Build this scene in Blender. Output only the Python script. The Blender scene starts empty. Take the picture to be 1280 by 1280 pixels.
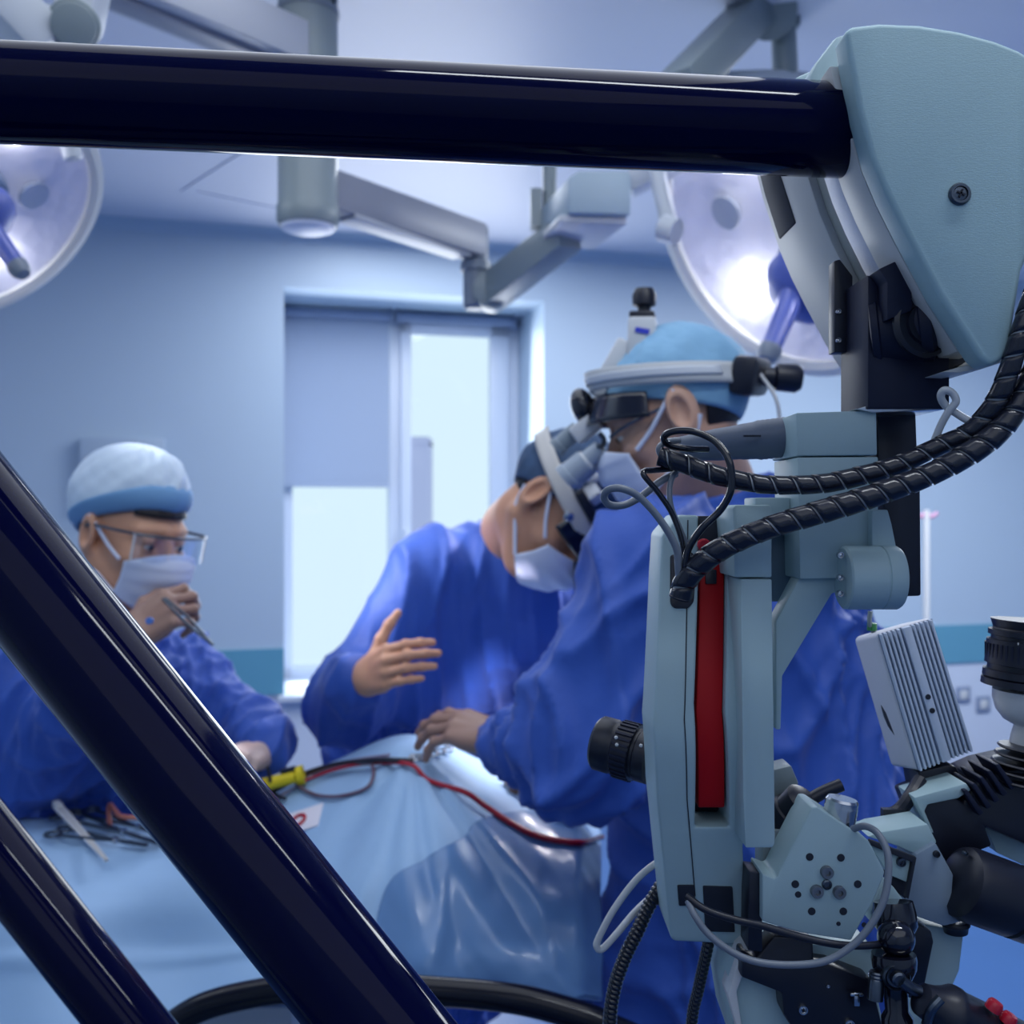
import bpy, bmesh, math, random
import numpy as np
from mathutils import Vector, Matrix
from mathutils.bvhtree import BVHTree

random.seed(7)
F = 1250.0          # focal length in pixels of the 1280 px frame
H = 1.45            # height of the camera above the floor
C = bpy.context.scene.collection
V = Vector

def P(px, py, d):
    """point at distance d in front of the camera seen at that pixel"""
    return V(((px - 640) / F * d, d, H - (py - 640) / F * d))

# ------------------------------------------------------------------ materials
MATS = {}
def mat(name, col, rough=0.5, metal=0.0, spec=0.5, bump=None, noise=None, sheen=0.0,
        coat=0.0, emit=None, estr=0.0, trans=0.0, alpha=1.0, sss=0.0):
    if name in MATS: return MATS[name]
    m = bpy.data.materials.new(name); m.use_nodes = True
    nt = m.node_tree; b = nt.nodes['Principled BSDF']
    b.inputs['Base Color'].default_value = (*col, 1)
    b.inputs['Roughness'].default_value = rough
    b.inputs['Metallic'].default_value = metal
    b.inputs['Specular IOR Level'].default_value = spec
    b.inputs['Sheen Weight'].default_value = sheen
    b.inputs['Coat Weight'].default_value = coat
    b.inputs['Coat Roughness'].default_value = 0.08
    b.inputs['Transmission Weight'].default_value = trans
    b.inputs['Alpha'].default_value = alpha
    if sss:
        b.inputs['Subsurface Weight'].default_value = sss
        b.inputs['Subsurface Radius'].default_value = (0.01, 0.004, 0.002)
        b.inputs['Subsurface Scale'].default_value = 0.5
    if emit:
        b.inputs['Emission Color'].default_value = (*emit, 1)
        b.inputs['Emission Strength'].default_value = estr
    tc = nt.nodes.new('ShaderNodeTexCoord')
    if noise:   # (scale, amount): gentle tone variation of the material itself
        n = nt.nodes.new('ShaderNodeTexNoise'); n.inputs['Scale'].default_value = noise[0]
        n.inputs['Detail'].default_value = 4
        nt.links.new(tc.outputs['Object'], n.inputs['Vector'])
        r = nt.nodes.new('ShaderNodeMix'); r.data_type = 'RGBA'
        r.inputs[6].default_value = (*[c * (1 - noise[1]) for c in col], 1)
        r.inputs[7].default_value = (*[min(1, c * (1 + noise[1])) for c in col], 1)
        nt.links.new(n.outputs['Fac'], r.inputs[0])
        nt.links.new(r.outputs[2], b.inputs['Base Color'])
    if bump:    # (kind, scale, strength, distance)
        if bump[0] == 'noise':
            t = nt.nodes.new('ShaderNodeTexNoise'); t.inputs['Scale'].default_value = bump[1]
            t.inputs['Detail'].default_value = 3
            out = t.outputs['Fac']
        elif bump[0] == 'voronoi':
            t = nt.nodes.new('ShaderNodeTexVoronoi'); t.inputs['Scale'].default_value = bump[1]
            out = t.outputs['Distance']
        else:
            t = nt.nodes.new('ShaderNodeTexWave'); t.inputs['Scale'].default_value = bump[1]
            t.bands_direction = 'Z'
            t.inputs['Distortion'].default_value = 6; t.inputs['Detail'].default_value = 2
            t.inputs['Detail Scale'].default_value = 3
            out = t.outputs['Fac']
        mp = nt.nodes.new('ShaderNodeMapping')
        if len(bump) > 4: mp.inputs['Scale'].default_value = bump[4]
        nt.links.new(tc.outputs['Object'], mp.inputs['Vector'])
        nt.links.new(mp.outputs['Vector'], t.inputs['Vector'])
        bp = nt.nodes.new('ShaderNodeBump'); bp.inputs['Strength'].default_value = bump[2]
        bp.inputs['Distance'].default_value = bump[3]
        nt.links.new(out, bp.inputs['Height']); nt.links.new(bp.outputs['Normal'], b.inputs['Normal'])
    MATS[name] = m
    return m

M = dict(
    wall=mat('wall_paint', (0.45, 0.56, 0.69), 0.45, bump=('noise', 60, .04, .002)),
    wall_low=mat('lower_wall_paint', (0.66, 0.72, 0.84), 0.4),
    band=mat('teal_band', (0.12, 0.34, 0.48), 0.4),
    ceiling=mat('ceiling_paint', (0.72, 0.74, 0.84), 0.4),
    floor=mat('blue_vinyl_floor', (0.030, 0.095, 0.27), 0.34, noise=(2.5, .12)),
    white_frame=mat('white_window_frame', (0.64, 0.70, 0.82), 0.35),
    blind=mat('blind_fabric', (0.36, 0.43, 0.57), 0.8),
    blind_rail=mat('blind_rail_grey', (0.22, 0.28, 0.42), 0.4),
    lamp_white=mat('lamp_enamel', (0.52, 0.56, 0.62), 0.35),
    lamp_grey=mat('lamp_grey', (0.20, 0.24, 0.30), 0.4),
    lamp_cream=mat('lamp_cream_rim', (0.74, 0.74, 0.70), 0.3),
    lamp_blue=mat('lamp_blue_handle', (0.09, 0.13, 0.44), 0.35),
    column=mat('column_enamel', (0.25, 0.30, 0.32), 0.35),
    arm=mat('arm_enamel', (0.27, 0.29, 0.36), 0.4),
    arm_light=mat('arm_enamel_light', (0.50, 0.52, 0.58), 0.4),
    navy=mat('navy_gloss_paint', (0.0012, 0.002, 0.026), 0.07),
    casing=mat('pale_teal_casing', (0.36, 0.50, 0.54), 0.45, bump=('noise', 900, .12, .0004)),
    cover=mat('textured_pale_teal_cover', (0.36, 0.53, 0.57), 0.5, bump=('wave', 330, .10, .0004, (.5, .5, 1))),
    cream=mat('cream_casing', (0.60, 0.60, 0.58), 0.45),
    silver=mat('satin_silver', (0.62, 0.64, 0.72), 0.5, metal=.4, bump=('noise', 1500, .5, .0005)),
    steel=mat('polished_steel', (0.55, 0.57, 0.60), 0.22, metal=1),
    darksteel=mat('dark_steel', (0.10, 0.12, 0.15), 0.3, metal=1),
    black=mat('black_plastic', (0.008, 0.010, 0.022), 0.38),
    blackm=mat('black_anodised', (0.009, 0.013, 0.036), 0.5, spec=.3),
    black_gloss=mat('black_gloss', (0.006, 0.007, 0.016), 0.14, coat=.5),
    hole=mat('dark_hole', (0.01, 0.015, 0.03), 0.7),
    red=mat('red_enamel', (0.42, 0.005, 0.010), 0.45, spec=.2),
    red_gloss=mat('red_gloss', (0.42, 0.01, 0.03), 0.25),
    grey_tube=mat('grey_rubber', (0.10, 0.13, 0.19), 0.45),
    grey_cable=mat('grey_cable_sheath', (0.17, 0.20, 0.25), 0.35),
    white_cable=mat('white_cable_sheath', (0.52, 0.55, 0.58), 0.35),
    fin=mat('heat_sink_grey', (0.58, 0.66, 0.80), 0.4),
    finwhite=mat('white_housing', (0.72, 0.72, 0.78), 0.45),
    enamel=mat('white_enamel', (0.66, 0.67, 0.68), 0.3),
    gown=mat('blue_gown_fabric', (0.022, 0.088, 0.44), 0.62, sheen=.15, bump=('noise', 14, .35, .01)),
    cap_pale=mat('pale_cap_fabric', (0.62, 0.74, 0.86), 0.75, sheen=.1, bump=('noise', 30, .3, .004)),
    cap_band=mat('blue_cap_band', (0.16, 0.34, 0.58), 0.7),
    cap_blue=mat('blue_cap_fabric', (0.22, 0.44, 0.65), 0.7, sheen=.1, bump=('noise', 26, .5, .008)),
    cap_dark=mat('dark_blue_cap_fabric', (0.035, 0.08, 0.17), 0.7, noise=(30, .6)),
    mask=mat('mask_fabric', (0.66, 0.72, 0.88), 0.8),
    skin=mat('skin_tone', (0.62, 0.32, 0.20), 0.5, noise=(40, .06), sss=.08),
    skin_tan=mat('skin_tone_tan', (0.58, 0.34, 0.25), 0.5, noise=(40, .06), sss=.08),
    glove=mat('latex_glove', (0.36, 0.21, 0.16), 0.42),
    hair=mat('dark_hair', (0.012, 0.010, 0.012), 0.5, bump=('noise', 120, .5, .003)),
    eye=mat('eye_white', (0.7, 0.68, 0.66), 0.2),
    iris=mat('eye_iris', (0.03, 0.02, 0.015), 0.2),
    lip=mat('lip_tone', (0.40, 0.14, 0.12), 0.5),
    drape=mat('pale_blue_drape', (0.32, 0.50, 0.74), 0.55, bump=('noise', 10, .25, .01)),
    film=mat('blue_plastic_film', (0.13, 0.26, 0.50), 0.28, coat=.1, bump=('noise', 5, .2, .012)),
    yellow=mat('yellow_plastic', (0.75, 0.58, 0.01), 0.35),
    label=mat('white_sticker', (0.75, 0.72, 0.80), 0.6),
    copper=mat('copper_tube', (0.45, 0.16, 0.12), 0.3),
    linen=mat('table_pad', (0.10, 0.16, 0.30), 0.6),
)
M['navy'].node_tree.nodes['Principled BSDF'].inputs['IOR'].default_value = 1.22
def glass_mat(name, tint, rough=0.02, clear=0.85):
    m = bpy.data.materials.new(name); m.use_nodes = True
    nt = m.node_tree
    for n in list(nt.nodes): nt.nodes.remove(n)
    o = nt.nodes.new('ShaderNodeOutputMaterial'); mx = nt.nodes.new('ShaderNodeMixShader')
    t = nt.nodes.new('ShaderNodeBsdfTransparent'); g = nt.nodes.new('ShaderNodeBsdfGlossy')
    t.inputs['Color'].default_value = (*tint, 1); g.inputs['Roughness'].default_value = rough
    mx.inputs[0].default_value = 1 - clear
    nt.links.new(t.outputs[0], mx.inputs[1]); nt.links.new(g.outputs[0], mx.inputs[2])
    nt.links.new(mx.outputs[0], o.inputs['Surface'])
    MATS[name] = m
    return m
M['pane'] = glass_mat('window_glass', (.99, 1, 1), .02, .98)
M['lamp_glass'] = glass_mat('lamp_cover_glass', (.96, .97, 1), .05, .90)
M['lens_glass'] = glass_mat('spectacle_glass', (.93, .96, 1), .02, .88)

# ------------------------------------------------------------------ mesh tools
class MB:
    """collects shapes, build() links them as ONE mesh object"""
    def __init__(s): s.v = []; s.f = []; s.sm = []
    def add(s, vs, fs, smooth=True):
        b = len(s.v); s.v.extend([V(v) for v in vs]); s.f.extend([tuple(b + i for i in f) for f in fs])
        s.sm.extend([smooth] * len(fs)); return s
    def box(s, c, size, R=None):
        c = V(c); x, y, z = [k / 2 for k in size]; R = R or Matrix.Identity(3)
        vs = [c + R @ V((a * x, b * y, g * z)) for a in (-1, 1) for b in (-1, 1) for g in (-1, 1)]
        return s.add(vs, [(0, 1, 3, 2), (4, 6, 7, 5), (0, 4, 5, 1), (2, 3, 7, 6), (0, 2, 6, 4), (1, 5, 7, 3)], False)
    def loft(s, rings, cap=True, closed=True, smooth=True):
        n = len(rings[0]); vs = [v for r in rings for v in r]; fs = []
        for i in range(len(rings) - 1):
            for j in range(n if closed else n - 1):
                k = (j + 1) % n
                fs.append((i * n + j, i * n + k, (i + 1) * n + k, (i + 1) * n + j))
        b = len(s.v); s.add(vs, fs, smooth)
        if cap:
            s.f.append(tuple(b + j for j in reversed(range(n)))); s.sm.append(False)
            s.f.append(tuple(b + (len(rings) - 1) * n + j for j in range(n))); s.sm.append(False)
        return s
    def prism(s, pts, off):
        """pts: front outline (3D), off: offset vector to the back"""
        off = V(off)
        return s.loft([[V(p) for p in pts], [V(p) + off for p in pts]], smooth=False)
    def cyl(s, a, b, r0, r1=None, n=32):
        r1 = r0 if r1 is None else r1
        return s.lathe(a, V(b) - V(a), [(r0, 0), (r1, 1)], n, unit=(V(b) - V(a)).length)
    def lathe(s, o, axis, prof, n=40, unit=1.0, cap=True):
        """prof: list of (radius, distance along axis * unit)"""
        o = V(o); ax = V(axis).normalized(); q = ax.to_track_quat('Z', 'Y').to_matrix()
        rings = []
        for r, t in prof:
            rings.append([o + ax * (t * unit) + q @ V((max(r, 1e-5) * math.cos(2 * math.pi * k / n),
                          max(r, 1e-5) * math.sin(2 * math.pi * k / n), 0)) for k in range(n)])
        return s.loft(rings, cap)
    def tube(s, pts, r, n=14, res=8, cap=True, raw=False):
        path = [V(p) for p in pts] if raw else smooth_path(pts, res)
        rr = r if callable(r) else (lambda t: r)
        rings = []; L = len(path); up = None
        for i, p in enumerate(path):
            t = (path[min(i + 1, L - 1)] - path[max(i - 1, 0)]).normalized()
            if up is None:
                up = t.orthogonal().normalized()
            up = (up - t * up.dot(t)).normalized(); sd = t.cross(up)
            R = rr(i / (L - 1))
            rings.append([p + up * (R * math.cos(2 * math.pi * k / n)) + sd * (R * math.sin(2 * math.pi * k / n)) for k in range(n)])
        return s.loft(rings, cap)
    def ell(s, c, r, R=None, n=28, m=16):
        c = V(c); R = R or Matrix.Identity(3); r = (r, r, r) if not hasattr(r, '__len__') else r
        rings = []
        for i in range(m + 1):
            a = math.pi * (i / m) ; a = min(max(a, .02), math.pi - .02)
            rings.append([c + R @ V((r[0] * math.sin(a) * math.cos(2 * math.pi * k / n), r[1] * math.sin(a) * math.sin(2 * math.pi * k / n), -r[2] * math.cos(a))) for k in range(n)])
        return s.loft(rings)
    def build(s, name, m, parent=None, bevel=0.0, seg=2, angle=35):
        me = bpy.data.meshes.new(name); me.from_pydata([tuple(v) for v in s.v], [], s.f)
        bm = bmesh.new(); bm.from_mesh(me)
        bmesh.ops.recalc_face_normals(bm, faces=bm.faces)
        if bevel:
            es = [e for e in bm.edges if len(e.link_faces) == 2 and e.calc_face_angle(0) > math.radians(28)]
            bmesh.ops.bevel(bm, geom=es, offset=bevel, segments=seg, profile=.5, affect='EDGES', clamp_overlap=True)
        for f in bm.faces: f.smooth = True
        bm.to_mesh(me); bm.free()
        me.set_sharp_from_angle(angle=math.radians(angle))
        return link(name, me, m, parent)

def link(name, me, m, parent=None):
    o = bpy.data.objects.new(name, me); C.objects.link(o)
    if m is not None: me.materials.append(M[m] if isinstance(m, str) else m)
    if parent is not None: setpar(o, parent)
    return o
def setpar(o, parent):
    o.parent = parent
    o.matrix_parent_inverse = Matrix.Translation(-parent.location) if parent.type == 'EMPTY' else Matrix.Identity(4)

def smooth_path(pts, res=8):
    pts = [V(p) for p in pts]
    if len(pts) < 3: 
        return [pts[0].lerp(pts[-1], i / res) for i in range(res + 1)]
    out = []
    ext = [pts[0] * 2 - pts[1]] + pts + [pts[-1] * 2 - pts[-2]]
    for i in range(1, len(ext) - 2):
        p0, p1, p2, p3 = ext[i - 1:i + 3]
        for k in range(res):
            t = k / res
            out.append(.5 * ((2 * p1) + (p2 - p0) * t + (2 * p0 - 5 * p1 + 4 * p2 - p3) * t * t + (3 * p1 - p0 - 3 * p2 + p3) * t ** 3))
    out.append(pts[-1])
    return out

def thing(name, label, cat, loc=(0, 0, 0), group=None):
    o = bpy.data.objects.new(name, None); C.objects.link(o); o.location = loc
    o.empty_display_size = .05
    return tag(o, label, cat, group)
def tag(o, label, cat, group=None):
    o['label'] = label; o['category'] = cat
    if group: o['group'] = group
    return o
def struct(o):
    o['kind'] = 'structure'; return o

# plate seen at pixel outline, front face at depth d, thickness t going away from the camera
def plate(name, pts, d, t, m, parent, bevel=.0012, seg=2):
    return MB().prism([P(x, y, d) for x, y in pts], (0, t, 0)).build(name, m, parent, bevel, seg)
ZC = H - (915 - 640) / F * .60
def bend(z): return .30 * (math.sqrt((z - ZC) ** 2 + .02 ** 2) - .02)
def bplate(name, pts, doff, t, m, parent, bevel=.0012, seg=2):
    """plate whose front bows toward the viewer at mid height"""
    q = []
    for x, y in pts:
        d = doff
        for _ in range(8): d = doff + bend(H - (y - 640) / F * d)
        p = P(x, y, d); q.append((p.x, p.z))
    bm = bmesh.new()
    f = bm.faces.new([bm.verts.new((x, 0, z)) for x, z in q])
    r = bmesh.ops.extrude_face_region(bm, geom=[f])
    for v in r['geom']:
        if isinstance(v, bmesh.types.BMVert): v.co.y = t
    bmesh.ops.recalc_face_normals(bm, faces=bm.faces)
    if bevel:
        es = [e for e in bm.edges if len(e.link_faces) == 2 and e.calc_face_angle(0) > math.radians(28)]
        bmesh.ops.bevel(bm, geom=es, offset=bevel, segments=seg, profile=.5, affect='EDGES', clamp_overlap=True)
    z0, z1 = min(z for x, z in q), max(z for x, z in q); n = max(1, int((z1 - z0) / .007))
    for k in range(1, n):
        bmesh.ops.bisect_plane(bm, geom=bm.verts[:] + bm.edges[:] + bm.faces[:], plane_co=(0, 0, z0 + (z1 - z0) * k / n), plane_no=(0, 0, 1))
    for v in bm.verts: v.co.y += doff + bend(v.co.z)
    for f in bm.faces: f.smooth = True
    me = bpy.data.meshes.new(name); bm.to_mesh(me); bm.free(); me.set_sharp_from_angle(angle=math.radians(35))
    return link(name, me, m, parent)
def rect(x0, y0, x1, y1): return [(x0, y0), (x1, y0), (x1, y1), (x0, y1)]

# ------------------------------------------------------------------ signed distance bodies
def grid(lo, hi, h):
    n = [int(math.ceil((hi[i] - lo[i]) / h)) + 1 for i in range(3)]
    ax = [np.arange(n[i], dtype=np.float32) * h + lo[i] for i in range(3)]
    return np.meshgrid(*ax, indexing='ij', sparse=True), n
def sd_cap(G, a, b, ra, rb):
    a = np.array(a, float); b = np.array(b, float); ab = b - a; L = float(ab @ ab) + 1e-12
    X, Y, Z = G[0] - a[0], G[1] - a[1], G[2] - a[2]
    t = np.clip((X * ab[0] + Y * ab[1] + Z * ab[2]) / L, 0, 1)
    return np.sqrt((X - t * ab[0]) ** 2 + (Y - t * ab[1]) ** 2 + (Z - t * ab[2]) ** 2) - (ra + (rb - ra) * t)
def sd_ell(G, c, r, R=None):
    X, Y, Z = G[0] - c[0], G[1] - c[1], G[2] - c[2]
    if R is not None:
        R = np.array(R)   # columns = local axes
        X, Y, Z = (X * R[0][0] + Y * R[1][0] + Z * R[2][0], X * R[0][1] + Y * R[1][1] + Z * R[2][1], X * R[0][2] + Y * R[1][2] + Z * R[2][2])
    k0 = np.sqrt((X / r[0]) ** 2 + (Y / r[1]) ** 2 + (Z / r[2]) ** 2)
    k1 = np.sqrt((X / r[0] ** 2) ** 2 + (Y / r[1] ** 2) ** 2 + (Z / r[2] ** 2) ** 2) + 1e-9
    return k0 * (k0 - 1) / k1
def smin(a, b, k):
    if a is None: return b
    h = np.clip(.5 + .5 * (b - a) / k, 0, 1)
    return b + (a - b) * h - k * h * (1 - h)
def smax(a, b, k): return -smin(-a, -b, k)
def nets(D, lo, h):
    """surface nets: vertices, quads of the zero level"""
    D = D.astype(np.float32); S = D < 0
    nx, ny, nz = [k - 1 for k in D.shape]
    cs = [(i, j, k) for i in (0, 1) for j in (0, 1) for k in (0, 1)]
    sl = lambda A, c: A[c[0]:c[0] + nx, c[1]:c[1] + ny, c[2]:c[2] + nz]
    cnt = sum(sl(S, c).astype(np.int8) for c in cs)
    act = (cnt > 0) & (cnt < 8)
    idx = np.argwhere(act)
    vid = -np.ones(act.shape, np.int64); vid[act] = np.arange(len(idx))
    acc = np.zeros((len(idx), 3)); num = np.zeros(len(idx))
    I, J, K = idx.T
    for a in cs:
        for ax in range(3):
            if a[ax]: continue
            b = list(a); b[ax] = 1
            da = D[I + a[0], J + a[1], K + a[2]]; db = D[I + b[0], J + b[1], K + b[2]]
            m = (da < 0) != (db < 0)
            t = np.where(m, da / np.where(m, da - db, 1), 0)
            p = np.stack([np.full(len(I), a[q], float) for q in range(3)], 1); p[:, ax] = t
            acc[m] += p[m]; num[m] += 1
    vs = (idx + acc / num[:, None]) * h + np.array(lo)
    fs = []
    for ax in range(3):
        o1, o2 = [q for q in range(3) if q != ax]
        A = [slice(None)] * 3; B = [slice(None)] * 3
        A[ax] = slice(0, -1); B[ax] = slice(1, None)
        cr = S[tuple(A)] != S[tuple(B)]
        e = np.argwhere(cr)
        ok = (e[:, o1] > 0) & (e[:, o2] > 0) & (e[:, o1] < D.shape[o1] - 1) & (e[:, o2] < D.shape[o2] - 1)
        e = e[ok]
        q = []
        for d1, d2 in ((1, 1), (0, 1), (0, 0), (1, 0)):
            c = e.copy(); c[:, o1] -= d1; c[:, o2] -= d2
            q.append(vid[c[:, 0], c[:, 1], c[:, 2]])
        q = np.stack(q, 1)
        fl = S[tuple(e.T)] if ax != 1 else ~S[tuple(e.T)]
        q[~fl] = q[~fl][:, ::-1]
        fs.append(q)
    return vs, np.concatenate(fs)
def np_mesh(name, parts, m, parent=None, smooth=True):
    vs = []; fs = []; b = 0
    for v, f in parts:
        vs.append(v); fs.append(f + b); b += len(v)
    vs = np.concatenate(vs); fs = np.concatenate(fs)
    me = bpy.data.meshes.new(name)
    me.from_pydata(vs.tolist(), [], fs.tolist()); me.validate()
    me.polygons.foreach_set('use_smooth', [smooth] * len(me.polygons))
    bm = bmesh.new(); bm.from_mesh(me); bmesh.ops.recalc_face_normals(bm, faces=bm.faces); bm.to_mesh(me); bm.free()
    return link(name, me, m, parent)
def normals(vs, fs):
    n = np.zeros_like(vs)
    fn = np.cross(vs[fs[:, 2]] - vs[fs[:, 0]], vs[fs[:, 3]] - vs[fs[:, 1]])
    for k in range(4): np.add.at(n, fs[:, k], fn)
    return n / (np.linalg.norm(n, axis=1, keepdims=True) + 1e-12)
def relax(vs, fs, it=2, w=.5):
    e = np.concatenate([fs[:, [0, 1]], fs[:, [1, 2]], fs[:, [2, 3]], fs[:, [3, 0]]])
    for _ in range(it):
        s = np.zeros_like(vs); c = np.zeros(len(vs))
        np.add.at(s, e[:, 0], vs[e[:, 1]]); np.add.at(s, e[:, 1], vs[e[:, 0]])
        np.add.at(c, e[:, 0], 1); np.add.at(c, e[:, 1], 1)
        vs = vs * (1 - w) + w * s / np.maximum(c, 1)[:, None]
    return vs
# ================================================================== the room
CEIL = H + 1.306
WA = math.atan(.27); CA, SA = math.cos(WA), math.sin(WA); WY = 4.94
def RW(u, n, z): return V((u * CA - n * SA, WY + u * SA + n * CA, z))
def wu(px, n=0):
    k = (px - 640) / F
    return (k * (WY + n * CA) + n * SA) / (CA - k * SA)
def wz(px, py, n=0):
    p = RW(wu(px, n), n, 0); return H - (py - 640) / F * p.y
RR = Matrix.Rotation(WA, 3, 'Z')
def rbox(mb, u0, u1, n0, n1, z0, z1):
    return mb.box(RW((u0 + u1) / 2, (n0 + n1) / 2, (z0 + z1) / 2), (abs(u1 - u0), abs(n1 - n0), abs(z1 - z0)), RR)
U0, U1, N0 = -3.1, 3.7, -7.4
WL, WR = wu(355), wu(680); WB, WT = wz(355, 872), wz(355, 358)
BT, BB = H - .633, H - .846
mb = MB(); T = .58
rbox(mb, U0, WL, 0, T, BB, CEIL); rbox(mb, WR, U1, 0, T, BB, CEIL)
rbox(mb, WL, WR, 0, T, WT, CEIL)
nface = len(mb.f)
rbox(mb, U0, WL, 0, T, 0, BB); rbox(mb, WR, U1, 0, T, 0, BB); rbox(mb, WL, WR, 0, T, 0, WB)
wb = mb.build('wall_back', 'wall'); struct(wb)
wb.data.materials.append(M['wall_low'])
for p in wb.data.polygons:
    if p.center.z < BB - .01 or (p.center.z <= BB + .001 and abs(p.normal.z) > .5): p.material_index = 1
mb = MB(); rbox(mb, U0, WL, -.012, 0, BB, BT); rbox(mb, WR, U1, -.012, 0, BB, BT)
struct(mb.build('trim_1', 'band'))
for nm, a in (('wall_left', (U0 - .15, U0, N0, .4, 0, CEIL)), ('wall_right', (U1, U1 + .15, N0, .4, 0, CEIL)),
              ('wall_front', (U0, U1, N0 - .15, N0, 0, CEIL))):
    struct(rbox(MB(), *a).build(nm, 'wall'))
struct(rbox(MB(), U0 - .15, U1 + .15, N0 - .15, T, -.1, 0).build('floor', 'floor'))
struct(rbox(MB(), U0 - .15, U1 + .15, N0 - .15, T, CEIL, CEIL + .1).build('ceiling', 'ceiling'))
# cove between wall and ceiling
mb = MB()
for u0, u1 in ((U0, U1),):
    prof = [(0, CEIL - .05), (-.004, CEIL - .05), (-.012, CEIL - .026), (-.028, CEIL - .01), (-.055, CEIL - .003), (-.055, CEIL), (0, CEIL)]
    mb.loft([[RW(u0, n, z) for n, z in prof], [RW(u1, n, z) for n, z in prof]])
struct(mb.build('trim_2', 'wall'))
# air diffuser panel in the ceiling: a square frame turned against the walls
mb = MB(); A = V((-1.316, 4.06, CEIL)); d1 = V((.64, -.77, 0)).normalized(); d2 = V((.77, .64, 0)).normalized(); L = 1.42
Rf = Matrix((d1, d2, V((0, 0, 1)))).transposed()
for k in (0,):
    mb.box(A + d1 * L / 2 + d2 * L * k + V((0, 0, -.002)), (L + .04, .04, .006), Rf)
    mb.box(A + d2 * L / 2 + d1 * L * k + V((0, 0, -.002)), (.04, L - .04, .006), Rf)
struct(mb.build('trim_3', 'ceiling'))

# ---- window
win = bpy.data.objects.new('window_1', None); C.objects.link(win); win.location = RW((WL + WR) / 2, .5, WB); struct(win)
NF = .47
def wrect(mb, x0, x1, y0, y1, n0, n1, ref=None):
    """frame bar between pixel columns at the depth of the window plane; heights given in metres"""
    return rbox(mb, wu(x0, NF), wu(x1, NF), n0, n1, y0, y1)
zr = lambda py: wz(500, py, NF)
ZT, ZB = WT, WB
mb = MB()
uL, uR = WL, WR
rbox(mb, uL, wu(366, NF), NF, NF + .07, ZB, ZT); rbox(mb, wu(614, NF), uR, NF, NF + .07, ZB, ZT)
rbox(mb, uL, uR, NF, NF + .07, zr(402), ZT); rbox(mb, uL, uR, NF, NF + .07, ZB, ZB + .07)
rbox(mb, wu(486, NF), wu(511, NF), NF - .01, NF + .08, ZB, ZT)
mb.build('window_frame', 'white_frame', win, .006)
mb = MB()   # opening sash on the right
s0, s1 = wu(500, NF), wu(634, NF)
for a in ((s0, wu(513, NF), ZB + .03, zr(392)), (wu(611, NF), s1, ZB + .03, zr(392)), (s0, s1, zr(418), zr(392)), (s0, s1, ZB + .03, ZB + .11)):
    rbox(mb, a[0], a[1], NF - .035, NF, a[2], a[3])
sash = mb.build('window_sash', 'white_frame', win, .006)
mb = MB().cyl(RW(wu(505, NF), NF - .04, 1.35), RW(wu(505, NF), NF - .075, 1.35), .012).box(RW(wu(505, NF), NF - .075, 1.30), (.02, .015, .12), RR)
mb.build('window_handle', 'white_frame', sash, .003)
mb = MB(); rbox(mb, wu(366, NF), wu(486, NF), NF + .035, NF + .041, ZB + .07, zr(402)); mb.build('pane', 'pane', win)
mb = MB(); rbox(mb, wu(513, NF), wu(611, NF), NF - .02, NF - .014, ZB + .11, zr(418)); mb.build('pane', 'pane', win)
mb = MB(); rbox(mb, WL - .03, WR + .03, -.05, NF + .02, WB - .02, WB + .014); mb.build('window_sill', 'white_frame', win, .008)
# ---- blinds
NB = .40
def blind(x0, x1, ybot, lab):
    u0, u1 = wu(x0, NB), wu(x1, NB); zt = WT - .035; zb = wz((x0 + x1) / 2, ybot, NB)
    r = thing('roller_blind', lab, 'blind', RW((u0 + u1) / 2, NB, zb), 'roller blinds in the window')
    MB().cyl(RW(u0, NB, zt), RW(u1, NB, zt), .028).build('roller_tube', 'blind_rail', r)
    for ua in (u0 - .012, u1):
        mb = MB(); rbox(mb, ua, ua + .012, NB - .035, NB + .035, zt - .035, zt + .035); mb.build('end_bracket', 'blind_rail', r, .004)
    mb = MB(); rbox(mb, u0, u1, NB + .024, NB + .027, zb, zt); mb.build('blind_fabric', 'blind', r)
    mb = MB(); rbox(mb, u0, u1, NB + .014, NB + .036, zb - .02, zb); mb.build('bottom_rail', 'blind', r, .004)
blind(353, 487, 604, 'pale blue roller blind pulled halfway down over the window')
blind(497, 640, 394, 'roller blind rolled up tight above the bright narrow window pane')
# building outside
mb = MB(); p0, p1 = P(488, 552, 40), P(536, 552, 40)
mb.box(((p0.x + p1.x) / 2, 41, p0.z / 2 - 4), (p1.x - p0.x, 2, p0.z + 8))
mb.box(((p0.x + p1.x) / 2, 41, p0.z + .05), (p1.x - p0.x, 2.1, .3))
b = mb.build('building', mat('pale_facade', (.50, .50, .72), .8)); tag(b, 'pale lavender building outside, seen through the narrow window pane', 'building')

# ---- small things on the back wall
mb = MB(); rbox(mb, wu(101), wu(207), -.05, -.002, wz(150, 640), wz(150, 548))
tag(mb.build('wall_cabinet', mat('wall_cabinet_paint', (.40, .50, .63), .5), bevel=.008), 'shallow blue grey wall cabinet behind the pale cap', 'cabinet')
def socket(x, y, lab):
    r = thing('wall_socket', lab, 'socket', RW(wu(x), -.01, wz(x, y)), 'sockets on the lower wall')
    mb = MB(); u, z = wu(x), wz(x, y)
    rbox(mb, u - .045, u + .045, -.012, -.001, z - .045, z + .045); mb.build('socket_plate', 'blind_rail', r, .004)
    mb = MB(); rbox(mb, u - .025, u + .025, -.016, -.011, z - .025, z + .025); mb.build('socket_face', 'enamel', r, .003)
socket(1203, 868, 'wall socket below the teal band, beside the ribbed box')
socket(1228, 880, 'wall socket below the teal band, nearer the black lens')

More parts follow.
